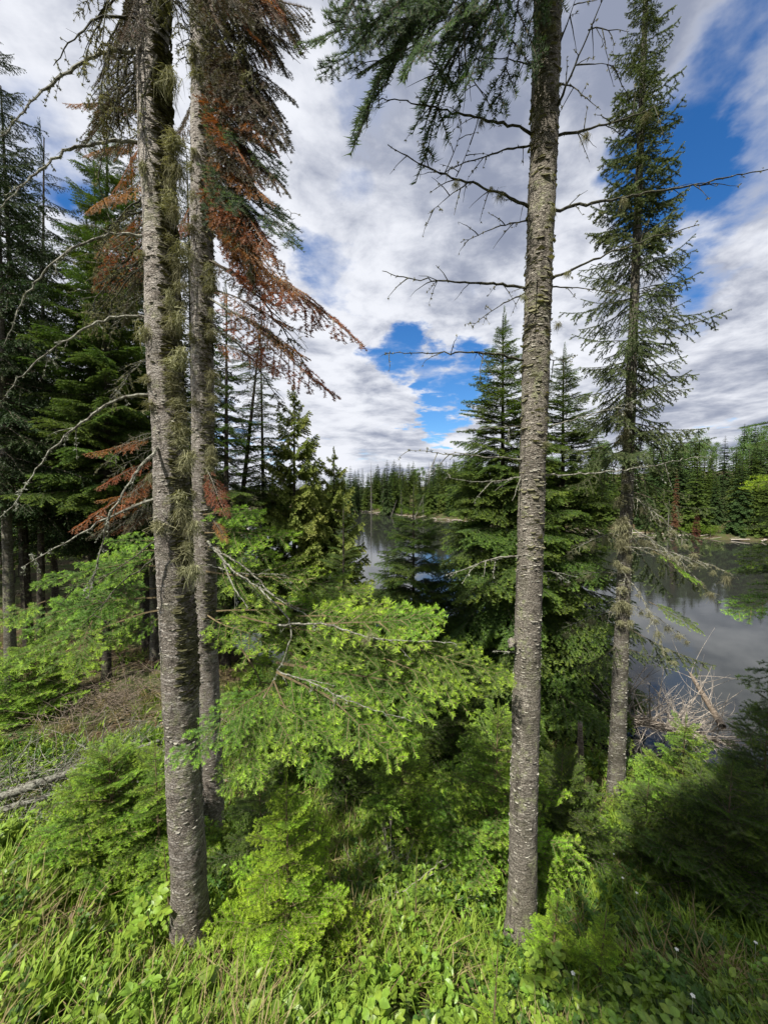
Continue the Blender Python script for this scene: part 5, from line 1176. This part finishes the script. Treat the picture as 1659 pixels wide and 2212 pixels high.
# broad-leaved plants in the foreground, every leaf a part
LV = []
for L_, W_ in ((.16, .045), (.13, .048), (.19, .04)): V, T = leaf_shape(L_, W_, .3); LV.append(Geo().add(V, T, 0, .3).mesh('leaf', [M['herb']], True))
stem_m = {}
PL = [(430, 2010, 1.85, 9, 'broad-leaved plant right at the foot of the nearest trunk'), (530, 2020, 1.7, 9, 'wide clump of oval leaves right of the nearest trunk foot'), (480, 2090, 1.55, 8, 'oval-leaved plant in front of the nearest trunk foot'),
      (600, 2060, 1.7, 8, 'leafy plant below the yellow-green sapling'), (400, 2120, 1.4, 8, 'large-leaved plant at the bottom left of centre'), (700, 2080, 1.6, 7, 'broad-leaved plant at the bottom between the near trunks'),
      (840, 1920, 2.1, 6, 'upright oval-leaved plant in the grass between the near trunks'), (660, 1980, 1.9, 7, 'oval-leaved plant right under the yellow-green sapling'), (330, 2150, 1.3, 7, 'broad-leaved plant low in the left corner grass'),
      (760, 2150, 1.4, 7, 'broad-leaved plant at the bottom edge near the centre'), (1010, 2090, 1.6, 7, 'oval-leaved plant in front of the straight trunk'), (560, 2140, 1.4, 8, 'broad-leaved plant on the bottom edge below the sapling')]
for (px, py, Y, nl_, lb) in PL:
    p = Q(px, py, Y); p.z = gz(p.x, p.y); t = thing('leafy_plant', lb, 'plant', p)
    V, T = tube([p, p + Vector((.01, 0, .09)), p + Vector((0, .01, .16))], [.005, .004, .002], 5); link('stem', Geo().add(V, T).mesh('stem', [M['herb']]), t)
    for i in range(nl_):
        az = i * 2.4 + rg.random(); el = rg.uniform(.25, 1.1); s = rg.uniform(.45, .85)
        link('leaf', LV[rg.randrange(3)], t, Matrix.Translation(p + Vector((0, 0, .02 + .13 * i / nl_))) @ Matrix.Rotation(az, 4, 'Z') @ Matrix.Rotation(-el, 4, 'Y') @ Matrix.Diagonal((s, s, s, 1)))
# bramble shoots with toothed leaflets in threes and fives
V, T = leaf_shape(.062, .022, .2); LF = Geo().add(V, T, 0, .5).mesh('leaflet', [M['herb']], True)
BR = [(860, 2110, 1.5, 'raspberry shoot at the bottom centre'), (960, 2140, 1.4, 'raspberry shoot left of the straight trunk foot near the bottom edge'), (780, 2060, 1.7, 'raspberry shoot left of the bottom centre'), (1100, 2130, 1.45, 'raspberry shoot in front of the straight trunk'),
      (1170, 2010, 2.1, 'raspberry shoot right at the foot of the straight trunk'), (1440, 2060, 1.7, 'raspberry shoot lit at the edge of the deep shade'), (1300, 2150, 1.4, 'raspberry shoot at the bottom edge in the shade'), (900, 2180, 1.3, 'lowest raspberry shoot on the bottom edge'),
      (1210, 2080, 1.6, 'raspberry shoot right of the straight trunk in half shade'), (330, 1890, 2.2, 'raspberry shoot left of the nearest trunk')]
for (px, py, Y, lb) in BR:
    p = Q(px, py, Y); p.z = gz(p.x, p.y); t = thing('raspberry_shoot', lb, 'plant', p); top = p + Vector((rg.uniform(-.04, .04), rg.uniform(-.06, 0), .26))
    V, T = tube([p, p.lerp(top, .5) + Vector((.01, 0, 0)), top], [.0035, .003, .002], 5); link('stem', Geo().add(V, T).mesh('stem', [M['twig_green']]), t)
    for i in range(9):
        az = i * 2.4 + rg.random(); q_ = p.lerp(top, .35 + .65 * i / 8); rm = Matrix.Rotation(az, 4, 'Z') @ Matrix.Rotation(-rg.uniform(.1, .5), 4, 'Y'); pet = q_ + (rm @ Vector((.06, 0, 0)))
        for da, off in ((0, .055), (1.0, .035), (-1.0, .035), (1.2, .0), (-1.2, .0)):
            s = rg.uniform(.6, .95); link('leaflet', LF, t, Matrix.Translation(pet) @ rm @ Matrix.Translation((off, 0, 0)) @ Matrix.Rotation(da, 4, 'Z') @ Matrix.Diagonal((s, s, s, 1)))
for o in bpy.data.objects:
    if o.type == 'EMPTY': o.hide_viewport = False
